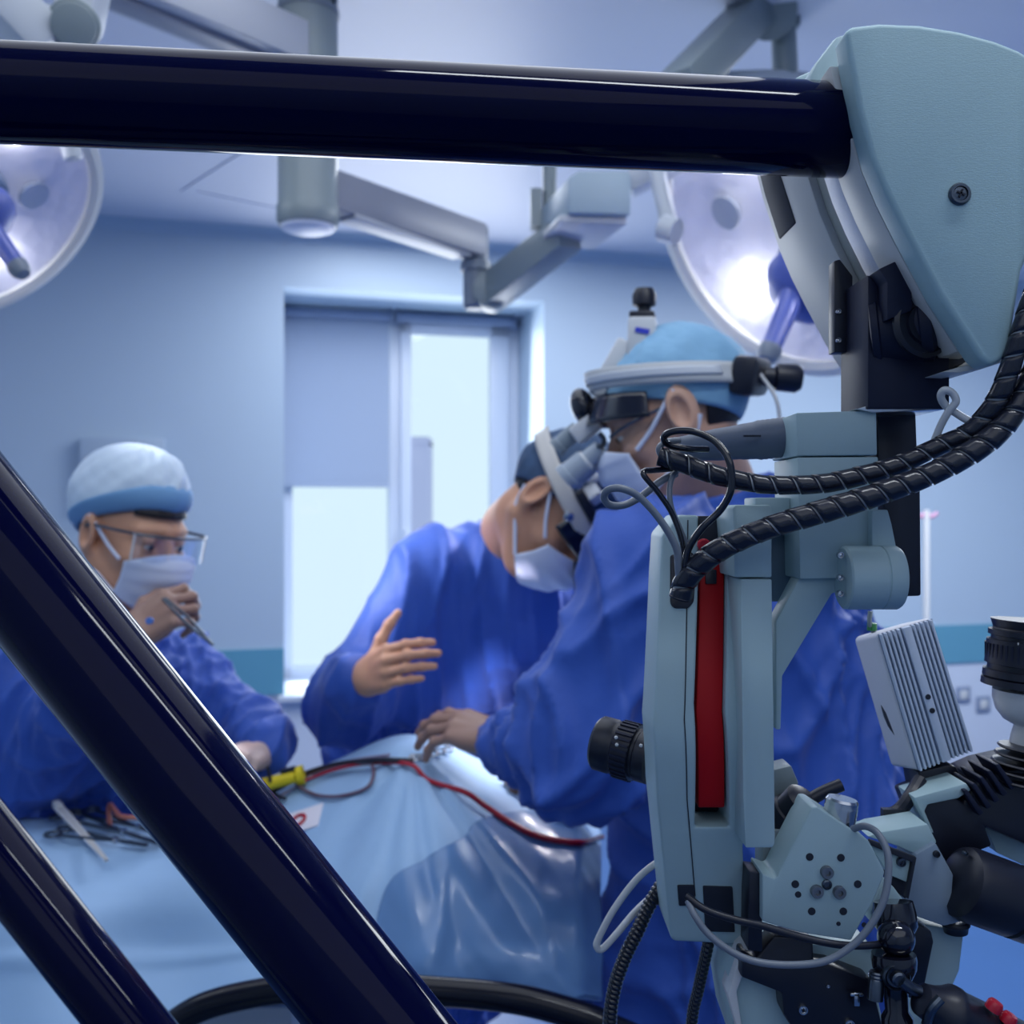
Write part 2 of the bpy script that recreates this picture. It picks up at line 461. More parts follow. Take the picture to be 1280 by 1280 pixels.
# ================================================================== surgical lamps
M['bulb'] = mat('lamp_bulb', (1, 1, 1), .3, emit=(1, .97, 1), estr=25)
M['reflector'] = mat('lamp_reflector', (.88, .87, .94), .35, metal=.1, bump=('voronoi', 28, .35, .01))
def lamp(root, C0, a, R, up_hint, handle_dir, off, pw):
    a = a.normalized(); q = a.to_track_quat('Z', 'Y').to_matrix()
    b = -a
    prof = [(.0, .30 * R), (.25 * R, .29 * R), (.55 * R, .24 * R), (.8 * R, .15 * R), (.97 * R, .03 * R), (1.03 * R, -.02 * R)]
    MB().lathe(C0, b, prof[::1], 64, cap=False).build('lamp_shell', 'lamp_white', root)
    prof = [(1.03 * R, .0), (1.05 * R, -.03 * R), (1.03 * R, -.075 * R), (.97 * R, -.085 * R), (.92 * R, -.06 * R), (.93 * R, .0), (.98 * R, .02 * R)]
    mb = MB(); o = C0; rings = []
    for r, t in prof + [prof[0]]:
        rings.append([o + b * t + q @ V((r * math.cos(2 * math.pi * k / 72), r * math.sin(2 * math.pi * k / 72), 0)) for k in range(72)])
    mb.loft(rings, cap=False).build('lamp_rim', 'lamp_cream', root)
    mb = MB(); rings = []
    for r, t in [(.06 * R, .20 * R), (.3 * R, .19 * R), (.55 * R, .15 * R), (.78 * R, .075 * R), (.93 * R, -.02 * R)]:
        rings.append([o + b * t + q @ V((r * math.cos(2 * math.pi * k / 72), r * math.sin(2 * math.pi * k / 72), 0)) for k in range(72)])
    mb.loft(rings, cap=False).build('reflector', 'reflector', root)
    # ring of bulbs round the hub
    mb = MB().lathe(C0 + off, b, [(.30 * R, .19 * R), (.33 * R, .10 * R), (.30 * R, .04 * R), (.24 * R, .03 * R), (.0, .03 * R)], 48)
    mb.build('lamp_hub', 'lamp_grey', root)
    for k in range(3):
        an = 2 * math.pi * k / 3 + .5; c = C0 + b * (.10 * R) + q @ V((.52 * R * math.cos(an), .52 * R * math.sin(an), 0))
        MB().lathe(c + b * .06 * R, -b, [(.05 * R, 0), (.11 * R, .05 * R), (.13 * R, .09 * R), (.12 * R, .10 * R), (.0, .085 * R)], 28).build('bulb_housing', 'lamp_white', root)
    for k in range(3):
        an = 2 * math.pi * k / 3 + 1.55; c = C0 + b * (.07 * R) + q @ V((.62 * R * math.cos(an), .62 * R * math.sin(an), 0))
        MB().ell(c, .035 * R, n=16, m=10).build('bulb', M['bulb'], root)
        l = bpy.data.lights.new('lamp_bulb_light', 'POINT'); l.energy = pw; l.shadow_soft_size = .02; l.color = (.97, .97, 1)
        lo_ = bpy.data.objects.new('lamp_bulb_light', l); C.objects.link(lo_); lo_.location = c + a * .07 * R
    MB().lathe(C0, b, [(.0, -.058 * R), (.935 * R, -.050 * R), (.935 * R, -.045 * R), (.0, -.052 * R)], 64).build('cover_glass', 'lamp_glass', root)
    hd = V(handle_dir).normalized(); h0 = C0 + off + a * .06 * R
    hb = MB().lathe(h0, a, [(.27 * R, 0), (.265 * R, .05 * R), (.20 * R, .12 * R), (.10 * R, .15 * R), (0, .155 * R)], 40).build('handle_cap', 'lamp_blue', root)
    h1 = h0 + a * .1 * R
    MB().lathe(h1, hd, [(.085 * R, 0), (.075 * R, .25 * R), (.065 * R, .45 * R), (.075 * R, .47 * R)], 28).build('handle_grip', 'lamp_blue', hb)
    MB().lathe(h1 + hd * .47 * R, hd, [(.078 * R, 0), (.078 * R, .05 * R), (.05 * R, .10 * R), (0, .105 * R)], 28).build('handle_tip', 'lamp_grey', hb)

def boxbeam(mb, a, b, w, h, w2=None, h2=None):
    """rectangular beam from a to b, w sideways, h upright"""
    a, b = V(a), V(b); t = (b - a).normalized(); s = t.cross(V((0, 0, 1))).normalized(); u = s.cross(t)
    w2 = w2 or w; h2 = h2 or h
    ring = lambda p, W, Hh: [p + s * (i * W / 2) + u * (j * Hh / 2) for i, j in ((-1, -1), (1, -1), (1, 1), (-1, 1))]
    return mb.loft([ring(a, w, h), ring(b, w2, h2)], smooth=False)

# ---- right lamp, behind the microscope head
C1 = P(976, 296, 2.4); a1 = V((-.726, -.378, -.569)); R1 = 188 / F * 2.4
rt = thing('surgical_lamp', 'big round surgical lamp with blue handle behind the pale microscope head', 'lamp', C1, 'surgical lamps')
lamp(rt, C1, a1, R1, None, (-.42, -.35, -.85), V((.075, .03, -.10)), .65)
mb = MB(); j0 = P(955, 30, 2.62); 
boxbeam(mb, P(848, 112, 2.35), P(948, 8, 2.62), .10, .085); mb.ell(P(955, 14, 2.62), (.062, .05, .062))
mb.build('spring_arm', 'column', rt, .006)
mb = MB().cyl(P(978, 0, 2.66), P(982, 100, 2.66), .032, .034); mb.box(P(980, 10, 2.66), (.07, .07, .12)); mb.cyl(P(962, 14, 2.58), P(962, 14, 2.70), .07)
mb.build('drop_post', 'column', rt, .004)
mb = MB().tube([P(832, 104, 2.40), P(900, 100, 2.55), P(1000, 100, 2.66), P(1100, 130, 2.72), P(1175, 220, 2.70)], .022, 12)
mb.tube([P(832, 104, 2.40), P(818, 150, 2.34), P(822, 215, 2.30), P(838, 285, 2.27)], .02, 12)
mb.cyl(P(846, 290, 2.25), P(828, 285, 2.27), .03)
mb.build('lamp_yoke', 'lamp_white', rt)
mb = MB().cyl(P(975, -10, 2.66), V((P(975, -10, 2.66).x, 2.66, CEIL)), .035)
mb.build('ceiling_tube', 'column', rt)

# ---- left lamp, cut by the picture's edge
C2 = P(-32, 262, 2.0); a2 = V((.672, -.226, -.702)); R2 = 165 / F * 2.0
lt = thing('surgical_lamp', 'round surgical lamp with blue handle above the assistant in pale cap', 'lamp', C2, 'surgical lamps')
lamp(lt, C2, a2, R2, None, (.62, -.25, -.74), V((0, 0, 0)), .14)
mb = MB().cyl(P(92, 32, 1.88), P(98, 30, 2.02), .047).cyl(P(92, 32, 1.86), P(92, 32, 1.88), .04)
mb.build('arm_knuckle', 'column', lt, .003)
mb = MB(); boxbeam(mb, P(112, -40, 1.95), P(96, 34, 1.95), .07, .075); boxbeam(mb, P(62, 66, 1.95), P(84, 20, 1.95), .06, .06)
mb.tube([P(80, 50, 1.95), P(62, 90, 1.98), P(64, 130, 2.0), P(82, 165, 2.02), P(92, 200, 2.03)], .02, 12)
mb.build('lamp_yoke', 'lamp_white', lt, .004)
mb = MB(); boxbeam(mb, P(-80, -85, 1.8), P(60, 62, 1.9), .10, .085); mb.build('spring_arm', 'lamp_white', lt, .008)
mb = MB().cyl(P(113, -40, 1.95), V((P(113, -40, 1.95).x, 1.95, CEIL)), .034); mb.build('ceiling_tube', 'column', lt)

# ---- ceiling column with its arms
CX = P(385, 0, 2.45).x; CYd = 2.45
pend = thing('ceiling_pendant', 'pale ceiling column carrying jointed arms, above the window', 'pendant', (CX, CYd, CEIL))
zb = P(385, 283, 2.45).z
mb = MB().lathe((CX, CYd, CEIL), (0, 0, -1), [(.085, 0), (.085, .012), (.075, .02), (.0725, .03), (.0725, CEIL - zb - .05), (.076, CEIL - zb - .045), (.076, CEIL - zb - .012), (.070, CEIL - zb)], 48)
col = mb.build('column', 'column', pend)
zr_ = P(385, 17, 2.45).z
MB().lathe((CX, CYd, zr_), (0, 0, -1), [(.0755, -.006), (.0765, 0), (.0755, .006)], 48).build('clamp_ring', 'lamp_grey', col)
for ang in (-2.2, -1.1, -.4):
    dv = V((math.cos(ang), math.sin(ang), 0)); c = V((CX, CYd, zr_ + .02)) + dv * .072
    MB().cyl(c, c + dv * .006, .009, n=16).build('bolt', 'darksteel', col)
MB().lathe((CX, CYd, zb + .001), (0, 0, -1), [(.066, 0), (.064, .008), (.05, .014), (0, .016)], 48).build('end_cap', mat('white_end_cap', (.85, .87, .95), .4), col)
e0 = V((CX + .05, CYd, (2.289 + 2.193) / 2 - .05 + .05)); 
pe = P(595, 300, 2.95)
zt_, zb_ = P(427, 212, 2.47).z, P(427, 262, 2.47).z
e0 = V((CX + .03, CYd + .03, (zt_ + zb_) / 2)); e1 = V((pe.x, 2.95, (zt_ + zb_) / 2))
mb = MB(); boxbeam(mb, e0, e1, .085, zt_ - zb_); mb.build('swivel_arm', 'arm', pend, .006)
mb = MB(); boxbeam(mb, e0 + V((.05, .05, -.052)), e1 + V((-.04, -.04, -.052)), .07, .012); mb.build('arm_cover', 'arm_light', pend, .003)
zk0, zk1 = P(596, 284, 2.95).z, P(596, 387, 2.95).z
mb = MB().lathe((pe.x, 2.95, zk0), (0, 0, -1), [(.036, 0), (.038, .01), (.038, .10), (.046, .105), (.046, .13), (.038, .135), (.038, zk0 - zk1 - .01), (.03, zk0 - zk1)], 32)
kn = mb.build('pivot', 'lamp_grey', pend)
s0_, s1_ = P(615, 365, 2.93), P(712, 290, 2.55)
mb = MB().cyl(s0_ + V((0, -.045, 0)), s0_ + V((0, .045, 0)), .055); boxbeam(mb, s0_, s1_, .075, .10, .07, .085)
mb.build('spring_arm', 'column', pend, .006)
bx = P(751, 243, 2.42)
mb = MB(); mb.prism([P(712, 221, 2.40), P(724, 213, 2.40), P(786, 213, 2.40), P(790, 222, 2.40), P(789, 268, 2.40), P(712, 266, 2.40)], (-.075, .30, .0))
hb = mb.build('arm_head', mat('arm_head_enamel', (.36, .46, .54), .4), pend, .006)
mb = MB(); mb.prism([P(700, 268, 2.42), P(784, 270, 2.42), P(742, 303, 2.62), P(676, 292, 2.62)], (0, 0, -.02)); mb.build('arm_head_base', 'arm_light', hb, .004)
mb = MB().cyl(P(687, 206, 2.66), P(687, 296, 2.66), .019); mb.box(P(670, 262, 2.66), (.03, .05, .10)); mb.build('link_rod', 'column', pend)
mb = MB(); boxbeam(mb, P(786, 232, 2.44), P(900, 175, 2.40), .06, .05); mb.build('lamp_link', 'lamp_white', pend, .004)
mb = MB(); f0 = V((CX - .03, CYd - .03, P(335, 62, 2.42).z)); f1 = V((-1.02, 1.86, f0.z))
boxbeam(mb, f0, f1, .13, .10); mb.build('swivel_arm', 'arm_light', pend, .006)
mb = MB(); boxbeam(mb, f0 + V((-.03, -.035, -.056)), f1 + V((0, 0, -.056)), .055, .014); mb.build('arm_cover', 'arm', pend, .003)

# ---- drip stand against the far wall
dx = P(1158, 700, 4.6)
ds = thing('drip_stand', 'thin white drip stand pole behind the black upright bar', 'stand', (dx.x, 4.6, 0))
MB().cyl((dx.x, 4.6, .05), (dx.x, 4.6, 1.46), .014).build('pole', 'enamel', ds)
mb = MB()
for k in range(5):
    an = 2 * math.pi * k / 5; mb.tube([V((dx.x, 4.6, .08)), V((dx.x + .15 * math.cos(an), 4.6 + .15 * math.sin(an), .06)), V((dx.x + .28 * math.cos(an), 4.6 + .28 * math.sin(an), .02))], .012, 8)
mb.build('base', 'enamel', ds)
MB().tube([P(1146, 642, 4.6), P(1152, 646, 4.6), P(1158, 640, 4.6), P(1164, 646, 4.6), P(1172, 641, 4.6)], .009, 8).build('hook', mat('pink_hook', (.55, .30, .45), .5), ds)
# ================================================================== people
def basis(f, u):
    f = V(f).normalized(); u = V(u); r = f.cross(u).normalized(); u = r.cross(f)
    return Matrix((r, f, u)).transposed()      # columns: right, forward, up
HC = .0035
def head_part(Cw, R, neck_to, neck_r=.056, scale=1.0, scrub=True):
    """one surface: skull, face, ears and neck, in head coordinates; returns world vertices"""
    nb = R.inverted() @ (V(neck_to) - V(Cw))
    lo = (-.13, -.16, min(-.17, nb.z - .05)); hi = (.13, .14, .14)
    lo = (min(lo[0], nb.x - .09), min(lo[1], nb.y - .09), lo[2]); hi = (max(hi[0], nb.x + .09), max(hi[1], nb.y + .09), max(hi[2], nb.z + .09))
    G, n = grid(lo, hi, HC)
    D = sd_ell(G, (0, -.012, .030), (.074, .094, .086))
    D = smin(D, sd_ell(G, (0, .028, -.030), (.062, .060, .088)), .03)
    D = smin(D, sd_ell(G, (0, .048, -.092), (.040, .038, .030)), .03)       # chin
    for s in (-1, 1):
        D = smin(D, sd_cap(G, (s * .062, -.005, -.05), (s * .030, .055, -.095), .020, .018), .025)  # jaw
        D = smin(D, sd_ell(G, (s * .042, .058, -.030), (.022, .022, .016)), .02)  # cheek bone
        D = smin(D, sd_cap(G, (s * .012, .083, .022), (s * .046, .066, .020), .010, .010), .012)   # brow
        D = smax(D, -sd_ell(G, (s * .032, .090, -.002), (.019, .020, .014)), .012)  # eye socket
        D = smin(D, sd_ell(G, (s * .032, .0735, .0035), (.0145, .0125, .0115)), .004); D = smin(D, sd_ell(G, (s * .032, .0715, -.012), (.014, .011, .0075)), .004)
    D = smin(D, sd_cap(G, (0, .082, .006), (0, .104, -.034), .010, .0135), .010)    # nose
    for s in (-1, 1): D = smin(D, sd_ell(G, (s * .013, .094, -.038), (.010, .012, .009)), .006)
    D = smin(D, sd_ell(G, (0, .086, -.068), (.026, .010, .006)), .008)
    D = smin(D, sd_ell(G, (0, .084, -.080), (.022, .010, .007)), .008)
    for s in (-1, 1):     # ear: shell with a hollow, rim and lobe
        Re = Matrix.Rotation(-s * .35, 3, 'Z')
        e = sd_ell(G, (s * .081, -.014, -.002), (.012, .023, .037), Re)
        e = smin(e, sd_ell(G, (s * .076, -.004, -.034), (.008, .010, .012)), .008)
        e = smax(e, -sd_ell(G, (s * .091, -.010, -.003), (.010, .012, .021), Re), .004)
        D = smin(D, e, .006)
    D = smin(D, sd_cap(G, (0, -.022, -.055), (nb.x, nb.y, nb.z), neck_r - .002, neck_r + .012), .025)
    v, f = nets(D, lo, HC); v = relax(v, f, 1, .4)
    return (v * scale) @ np.array(R).T + np.array(Cw), f
def to_w(Cw, R, p): return V(Cw) + R @ V(p)

def hand_part(wrist, d, back, thumb, curl=(.3, .3, .35, .4), tcurl=.2, spread=.10, s=1.0, thumb_out=.9, forearm=None, h=.0026):
    """five-fingered hand: d wrist->fingers, back = direction of the back of the hand, thumb = +1/-1 side along d x back"""
    d = V(d).normalized(); b = V(back); b = (b - d * b.dot(d)).normalized(); t = d.cross(b).normalized() * thumb
    w = V(wrist); caps = []
    L = lambda a, c, e: w + (d * a + t * c + b * e) * s
    kn = [L(.092, .030, .002), L(.096, .010, .005), L(.090, -.010, .003), L(.080, -.028, -.002)]
    ln = [(.044, .026, .021), (.049, .030, .022), (.045, .028, .021), (.035, .021, .018)]
    rad = [(.0098, .0088, .0078, .0068), (.010, .009, .008, .007), (.0096, .0086, .0076, .0066), (.0086, .0076, .0068, .006)]
    palm = []
    for i, k in enumerate(kn):
        palm.append((L(.012, .018 - .012 * i, 0), k, .0145 * s, .0115 * s))
    palm.append((L(.02, .022, -.008), L(.055, .028, -.010), .016 * s, .012 * s))     # thumb ball
    palm.append((L(.02, -.018, -.006), L(.06, -.026, -.006), .014 * s, .011 * s))
    fing = []
    for i, k in enumerate(kn):
        a = 0; sp = spread * (1.2, .3, -.5, -1.4)[i]; p = k; seg = []
        for j in range(3):
            a += curl[i] * (1.0, 1.15, .8)[j]
            v = (d * math.cos(sp) + t * math.sin(sp)).normalized() * math.cos(a) - b * math.sin(a)
            q = p + v * ln[i][j] * s
            seg.append((p, q, rad[i][j] * s, rad[i][j + 1] * s)); p = q
        fing.append(seg)
    p = L(.028, .026, -.006); a = thumb_out; seg = []
    for j, (l, r0, r1) in enumerate(((.040, .0145, .0115), (.032, .0112, .0098), (.026, .0098, .0075))):
        v = d * math.cos(a) + t * math.sin(a) - b * (.25 + tcurl * j); v.normalize()
        q = p + v * l * s; seg.append((p, q, r0 * s, r1 * s)); p = q; a -= tcurl * .7
    pts = [q for c in palm for q in c[:2]] + [q for sg in fing + [seg] for c in sg for q in c[:2]]
    fa = V(forearm) if forearm is not None else w - d * .1
    fa = w + (fa - w) * min(1, .13 / max((fa - w).length, .01))
    pts.append(fa)
    lo = [min(p[i] for p in pts) - .045 for i in range(3)]; hi = [max(p[i] for p in pts) + .045 for i in range(3)]
    G, n = grid(lo, hi, h)
    D = None
    for a_, c_, r0, r1 in palm: D = smin(D, sd_cap(G, a_, c_, r0, r1), .012)
    D = smin(D, sd_cap(G, w + d * .01, fa, .027 * s, .036 * s), .02)
    for sg in fing:
        e = None
        for c in sg: e = smin(e, sd_cap(G, *c), .004)
        for c in sg[:2]: e = smin(e, sd_ell(G, c[1] + b * .0012, (c[3] * 1.08,) * 3), .003)
        D = smin(D, e, .0045)
    e = None
    for c in seg: e = smin(e, sd_cap(G, *c), .006)
    D = smin(D, e, .012)
    v, f = nets(D, lo, h); return relax(v, f, 1, .4), f

def folds(v, n, seed, amp=.006, dirs=3, freq=28, region=None):
    rs = np.random.RandomState(seed); d = np.zeros(len(v))
    warp = np.stack([np.sin(v @ rs.normal(size=3) * 7 + rs.rand() * 6) for _ in range(3)], 1) * .05
    p = v + warp
    for k in range(dirs):
        w = rs.normal(size=3); w[2] *= .45; w /= np.linalg.norm(w)
        fr = freq * (.7 + .6 * rs.rand())
        s = np.sin(p @ w * fr + rs.rand() * 6 + 1.6 * np.sin(p @ rs.normal(size=3) * 6))
        m = (.5 + .5 * np.sin(p @ rs.normal(size=3) * 6 + rs.rand() * 6)) ** 1.7
        d += (1 - np.abs(s)) ** 2.2 * m
    return v + n * (amp * (d - d.mean()))[:, None]

def gown_mesh(name, root, shp, seed, m='gown', h=.008, k=.05, cut=(), amp=.006, freq=26):
    pts = [(V(s[1]), max(s[3], s[4])) if s[0] == 'c' else (V(s[1]), max(s[2])) for s in shp] + [(V(s[2]), max(s[3], s[4])) for s in shp if s[0] == 'c']
    lo = [min(p[i] - r for p, r in pts) - .03 for i in range(3)]; hi = [max(p[i] + r for p, r in pts) + .03 for i in range(3)]
    G, n = grid(lo, hi, h); D = None
    for s in shp:
        e = sd_cap(G, *s[1:5]) if s[0] == 'c' else sd_ell(G, s[1], s[2], s[3] if len(s) > 3 else None)
        D = smin(D, e, s[5] if s[0] == 'c' and len(s) > 5 else k)
    for c in cut: D = smax(D, -sd_cap(G, *c), .006)
    v, f = nets(D, lo, h); v = folds(v, normals(v, f), seed, amp, 6, freq); v = relax(v, f, 1, .3)
    return np_mesh(name, [(v, f)], m, root)
def body_core(shp, h=.012):
    pts = [(V(s[1]), max(s[3], s[4])) for s in shp] + [(V(s[2]), max(s[3], s[4])) for s in shp]
    lo = [min(p[i] - r for p, r in pts) - .03 for i in range(3)]; hi = [max(p[i] + r for p, r in pts) + .03 for i in range(3)]
    G, n = grid(lo, hi, h); D = None
    for s in shp: D = smin(D, sd_cap(G, *s[1:5]), .04)
    return nets(D, lo, h)
def legs(pel, ax, hem=.35, floor_y=0):
    """hip to foot capsules under the gown; ax = sideways unit vector"""
    out = []; fx = ax.cross(V((0, 0, 1)))
    for s in (-1, 1):
        hip = pel + ax * .09 * s; kn = V((hip.x, hip.y, .48)) + ax * .01 * s; an = V((kn.x, kn.y, .09)); toe = an - fx * -.14; toe.z = .035
        out += [('c', hip, kn, .085, .058), ('c', kn, an, .056, .036), ('c', an - fx * .02 + V((0, 0, -.045)), toe, .036, .034)]
    return out

def shell(name, Cw, R, fn, nu, nv, m, parent, thick=.0015, wrap=False):
    """cloth sheet in head coordinates: fn(u,v) -> point; given thickness"""
    vs = [to_w(Cw, R, fn(i / nu, j / nv)) for i in range(nu + (0 if wrap else 1)) for j in range(nv + 1)]
    fs = []; st = nv + 1; N = nu if wrap else nu
    for i in range(N):
        for j in range(nv):
            a = i * st + j; b2 = ((i + 1) % nu if wrap else i + 1) * st + j
            fs.append((a, b2, b2 + 1, a + 1))
    me = bpy.data.meshes.new(name); me.from_pydata([tuple(v) for v in vs], [], fs)
    bm = bmesh.new(); bm.from_mesh(me); bmesh.ops.recalc_face_normals(bm, faces=bm.faces)
    for f in bm.faces: f.smooth = True
    bm.to_mesh(me); bm.free()
    o = link(name, me, m, parent)
    sd = o.modifiers.new('cloth', 'SOLIDIFY'); sd.thickness = thick; sd.offset = 0
    return o
def noise2(x, y, s=0):
    return math.sin(x * 3.1 + s) * math.cos(y * 2.7 - s * 1.3) * .5 + math.sin(x * 7.3 + y * 5.1 + s * 2.1) * .3 + math.sin(x * 13 - y * 9 + s) * .2

def cap_mesh(name, Cw, R, m, parent, rim, puff=.018, seed=0, back=0.0):
    """surgical cap: rim(phi) gives the height of its edge round the head, phi=0 at the front"""
    def fn(u, v):
        ph = 2 * math.pi * u; zr = rim(ph)
        # from the rim (v=0) to the crown (v=1)
        t0 = math.asin(max(-.95, min(.95, (zr - .03) / .092))); t = t0 + (math.pi / 2 - t0) * v
        g = 1.035 + (puff + back * (.5 - .5 * math.cos(ph))) / .085 * math.sin(min(1, .12 + v * 1.1) * math.pi / 2)
        wr = 1 + (.045 * noise2(ph * 1.5, v * 5, seed) + .018 * math.sin(ph * 17 + v * 4 + seed)) * min(1, v * 3) * (1 - v * .8)
        x = .0765 * math.cos(t) * math.sin(ph) * g * wr; y = -.012 + .0965 * math.cos(t) * math.cos(ph) * g * wr; z = .030 + .088 * math.sin(t) * g * wr
        return (x, y, z)
    return shell(name, Cw, R, fn, 72, 26, m, parent, .0015, wrap=True)
def mask_mesh(Cw, R, parent, top=-.012, bot=-.118, half=1.15):
    prof = [(-.006, .105), (-.02, .120), (-.035, .131), (-.06, .127), (-.085, .113), (-.105, .098), (-.120, .074)]
    def yf(z):
        for (z0, y0), (z1, y1) in zip(prof, prof[1:]):
            if z <= z0 and z >= z1: return y0 + (y1 - y0) * (z0 - z) / (z0 - z1)
        return prof[0][1] if z > prof[0][0] else prof[-1][1]
    def fn(u, v):
        a = (u - .5) * 2; ph = a * half
        z = top + (bot - top) * v - .012 * (1 - abs(a)) * 0 + (-.020 * abs(a) ** 2) * (1 - v) + .028 * abs(a) ** 2 * v
        y0 = yf(z) ; k = math.cos(ph)
        x = .080 * math.sin(ph) * (1 - .10 * v); base = .004 + .02 * (1 - v)
        y = base + (y0 - base) * (k ** .85 if k > 0 else 0)
        y += .0022 * math.sin(v * 20) * (1 - abs(a))
        return (x, y, z)
    mk = shell('face_mask', Cw, R, fn, 40, 30, 'mask', parent, .002)
    for s in (-1, 1):
        MB().tube([to_w(Cw, R, p) for p in ((s * .073, .062, -.031), (s * .078, .036, -.013), (s * .083, .008, .012), (s * .087, -.012, .028))], .0034, 8).build('mask_strap', 'mask', mk)
        MB().tube([to_w(Cw, R, p) for p in ((s * .066, .054, -.089), (s * .072, .024, -.070), (s * .078, -.014, -.045), (s * .082, -.034, -.014))], .0034, 8).build('mask_strap', 'mask', mk)
    return mk
def eyes(Cw, R, parent):
    for s in (-1, 1):
        e = MB().ell(to_w(Cw, R, (s * .032, .0725, -.004)), .0122).build('eye', 'eye', parent)
        c = to_w(Cw, R, (s * .032, .0745, -.004)); f = R @ V((0, .97, -.25))
        MB().lathe(c + f * .0105, f, [(.0062, 0), (.005, .0016), (0, .0024)], 20).build('iris', 'iris', e)
def hairband(Cw, R, parent, z0=-.045, z1=.04, phi0=1.9, name='hair'):
    """hair showing at the back of the head under the cap"""
    def fn(u, v):
        ph = math.pi + (u - .5) * 2 * (math.pi - phi0); z = z0 + (z1 - z0) * v
        c = math.sqrt(max(.05, 1 - ((z - .03) / .09) ** 2)); g = 1.045 if 0 < v < 1 else 1.0
        return (.0745 * c * math.sin(ph) * g, -.012 + .0945 * c * math.cos(ph) * g, z)
    shell(name, Cw, R, fn, 40, 14, 'hair', parent, .003)

# ---------------------------------------------------------------- surgeon beside the microscope
BEAM = []
def right_surgeon():
    Cw = P(843, 522, 1.5); R = basis((-.91, .18, -.32), (-.3, .05, .95)) * 1.05
    neck = P(892, 622, 1.56); ls, rs = P(822, 705, 1.38), P(925, 690, 1.76); pel = P(965, 1090, 1.56)
    le, re = P(728, 945, 1.36), P(850, 930, 1.76); lw, rw = P(632, 925, 1.60), P(740, 938, 1.76)
    root = thing('person', 'surgeon in blue gown with a headlamp over a pale blue cap, beside the microscope', 'person', (pel.x, pel.y, 0), 'surgical team')
    ax = (rs - ls).normalized()
    hv = head_part(Cw, R, neck)
    core = body_core([('c', neck + V((0, 0, -.03)), pel, .09, .12), ('c', ls, rs, .065, .065), ('c', ls, le, .05, .042), ('c', le, lw, .042, .03), ('c', rs, re, .05, .042), ('c', re, rw, .042, .03)] + legs(pel, ax))
    hand_l = hand_part(lw, P(545, 900, 1.68) - lw, (-.12, -.25, .9), 1, curl=(.22, .28, .34, .42), tcurl=.3, thumb_out=.5, forearm=le, s=1.08)
    hand_r = hand_part(rw, P(672, 945, 1.76) - rw, (0, -.1, 1), -1, curl=(.5, .5, .55, .6), forearm=re)
    body = np_mesh('body', [hv, core], 'skin_tan', root)
    np_mesh('glove', [hand_l], 'glove', root); np_mesh('glove', [hand_r], 'glove', root)
    hip = V((pel.x, pel.y, .95)); hem = V((pel.x + .01, pel.y, .32))
    ch = (ls + rs) / 2
    shp = [('c', neck + V((.0, 0, -.055)), ch + V((.02, 0, -.04)), .095, .15), ('c', ch + V((.03, 0, -.05)), hip, .165, .20), ('c', hip, hem, .20, .25),
           ('c', ls + V((.01, .02, -.01)), rs + V((0, -.02, 0)), .088, .085), ('c', ls, le + V((.005, 0, .02)), .092, .088, .05), ('c', le + V((.005, 0, .01)), lw.lerp(le, .16), .088, .060, .05),
           ('c', rs, re, .085, .075), ('c', re, rw, .07, .05), ('c', le + V((.02, .06, .10)), ls + V((.09, .1, -.12)), .07, .10),
           ('c', P(845, 960, 1.57), P(836, 1330, 1.57), .10, .125), ('c', P(985, 700, 1.62), P(1035, 1000, 1.62), .10, .12), ('c', P(1035, 1000, 1.62), P(1050, 1300, 1.60), .12, .14)]
    gown_mesh('gown', root, shp, 11, amp=.020, freq=34)
    rim = lambda ph: .048 * (.5 + .5 * math.cos(ph)) - .046 * (.5 - .5 * math.cos(ph)) + .012
    cp = cap_mesh('surgical_cap', Cw, R, 'cap_blue', root, rim, puff=-.002, seed=2, back=.012)
    hairband(Cw, R, root, -.075, .02, 1.95)
    mask_mesh(Cw, R, root); eyes(Cw, R, body)
    # headlamp: white band round the cap, front box, top knob, rear black knobs
    tw = lambda x, y, z: to_w(Cw, R, (x, y, z))
    hl = bpy.data.objects.new('headlamp', None); C.objects.link(hl); hl.location = tw(0, .1, .06); setpar(hl, root); hl.matrix_parent_inverse = Matrix.Translation(-root.location)
    def band(z, dz, ph0, ph1, off, m, nm, tilt=.0):
        def fn(u, v):
            ph = ph0 + (ph1 - ph0) * u; zz = z + dz * (v - .5) + tilt * math.cos(ph)
            return ((.0785 + off) * math.sin(ph), -.012 + (.1 + off) * math.cos(ph), zz)
        shell(nm, Cw, R, fn, 40, 4, m, hl, .004)
    band(.052, .030, -2.6, 2.6, .012, mat('headlamp_band_white', (.56, .58, .60), .5), 'band', tilt=.036)
    band(.054, .012, -2.2, 2.2, .0145, mat('headlamp_band_pale', (.66, .70, .76), .5), 'band_strip', tilt=.036)
    Rw = R.to_3x3()
    hbx = lambda c, s_, nm, m, bv=.004, rx=0: MB().box(tw(*c), s_, Rw @ Matrix.Rotation(rx, 3, 'X')).build(nm, m, hl, bv)
    HW = mat('headlamp_white', (.62, .64, .67), .4)
    fb = hbx((0, .006, .120), (.060, .040, .060), 'front_box', HW, .006, .36)
    hbx((0, .062, .096), (.046, .090, .024), 'front_strut', HW, .005, -.72)
    MB().box(tw(-.0312, .002, .128), (.002, .020, .007), Rw @ Matrix.Rotation(.55, 3, 'X')).build('blue_mark', mat('blue_mark', (.03, .05, .55), .5), fb)
    hbx((0, -.005, .152), (.048, .036, .010), 'top_plate', 'black', .003, .36)
    c = tw(0, -.008, .155); up = Rw @ V((0, -.34, .93))
    MB().lathe(c, up, [(.010, 0), (.010, .010), (.0175, .013), (.0185, .028), (.014, .038), (0, .041)], 28).build('top_knob', 'black', hl)
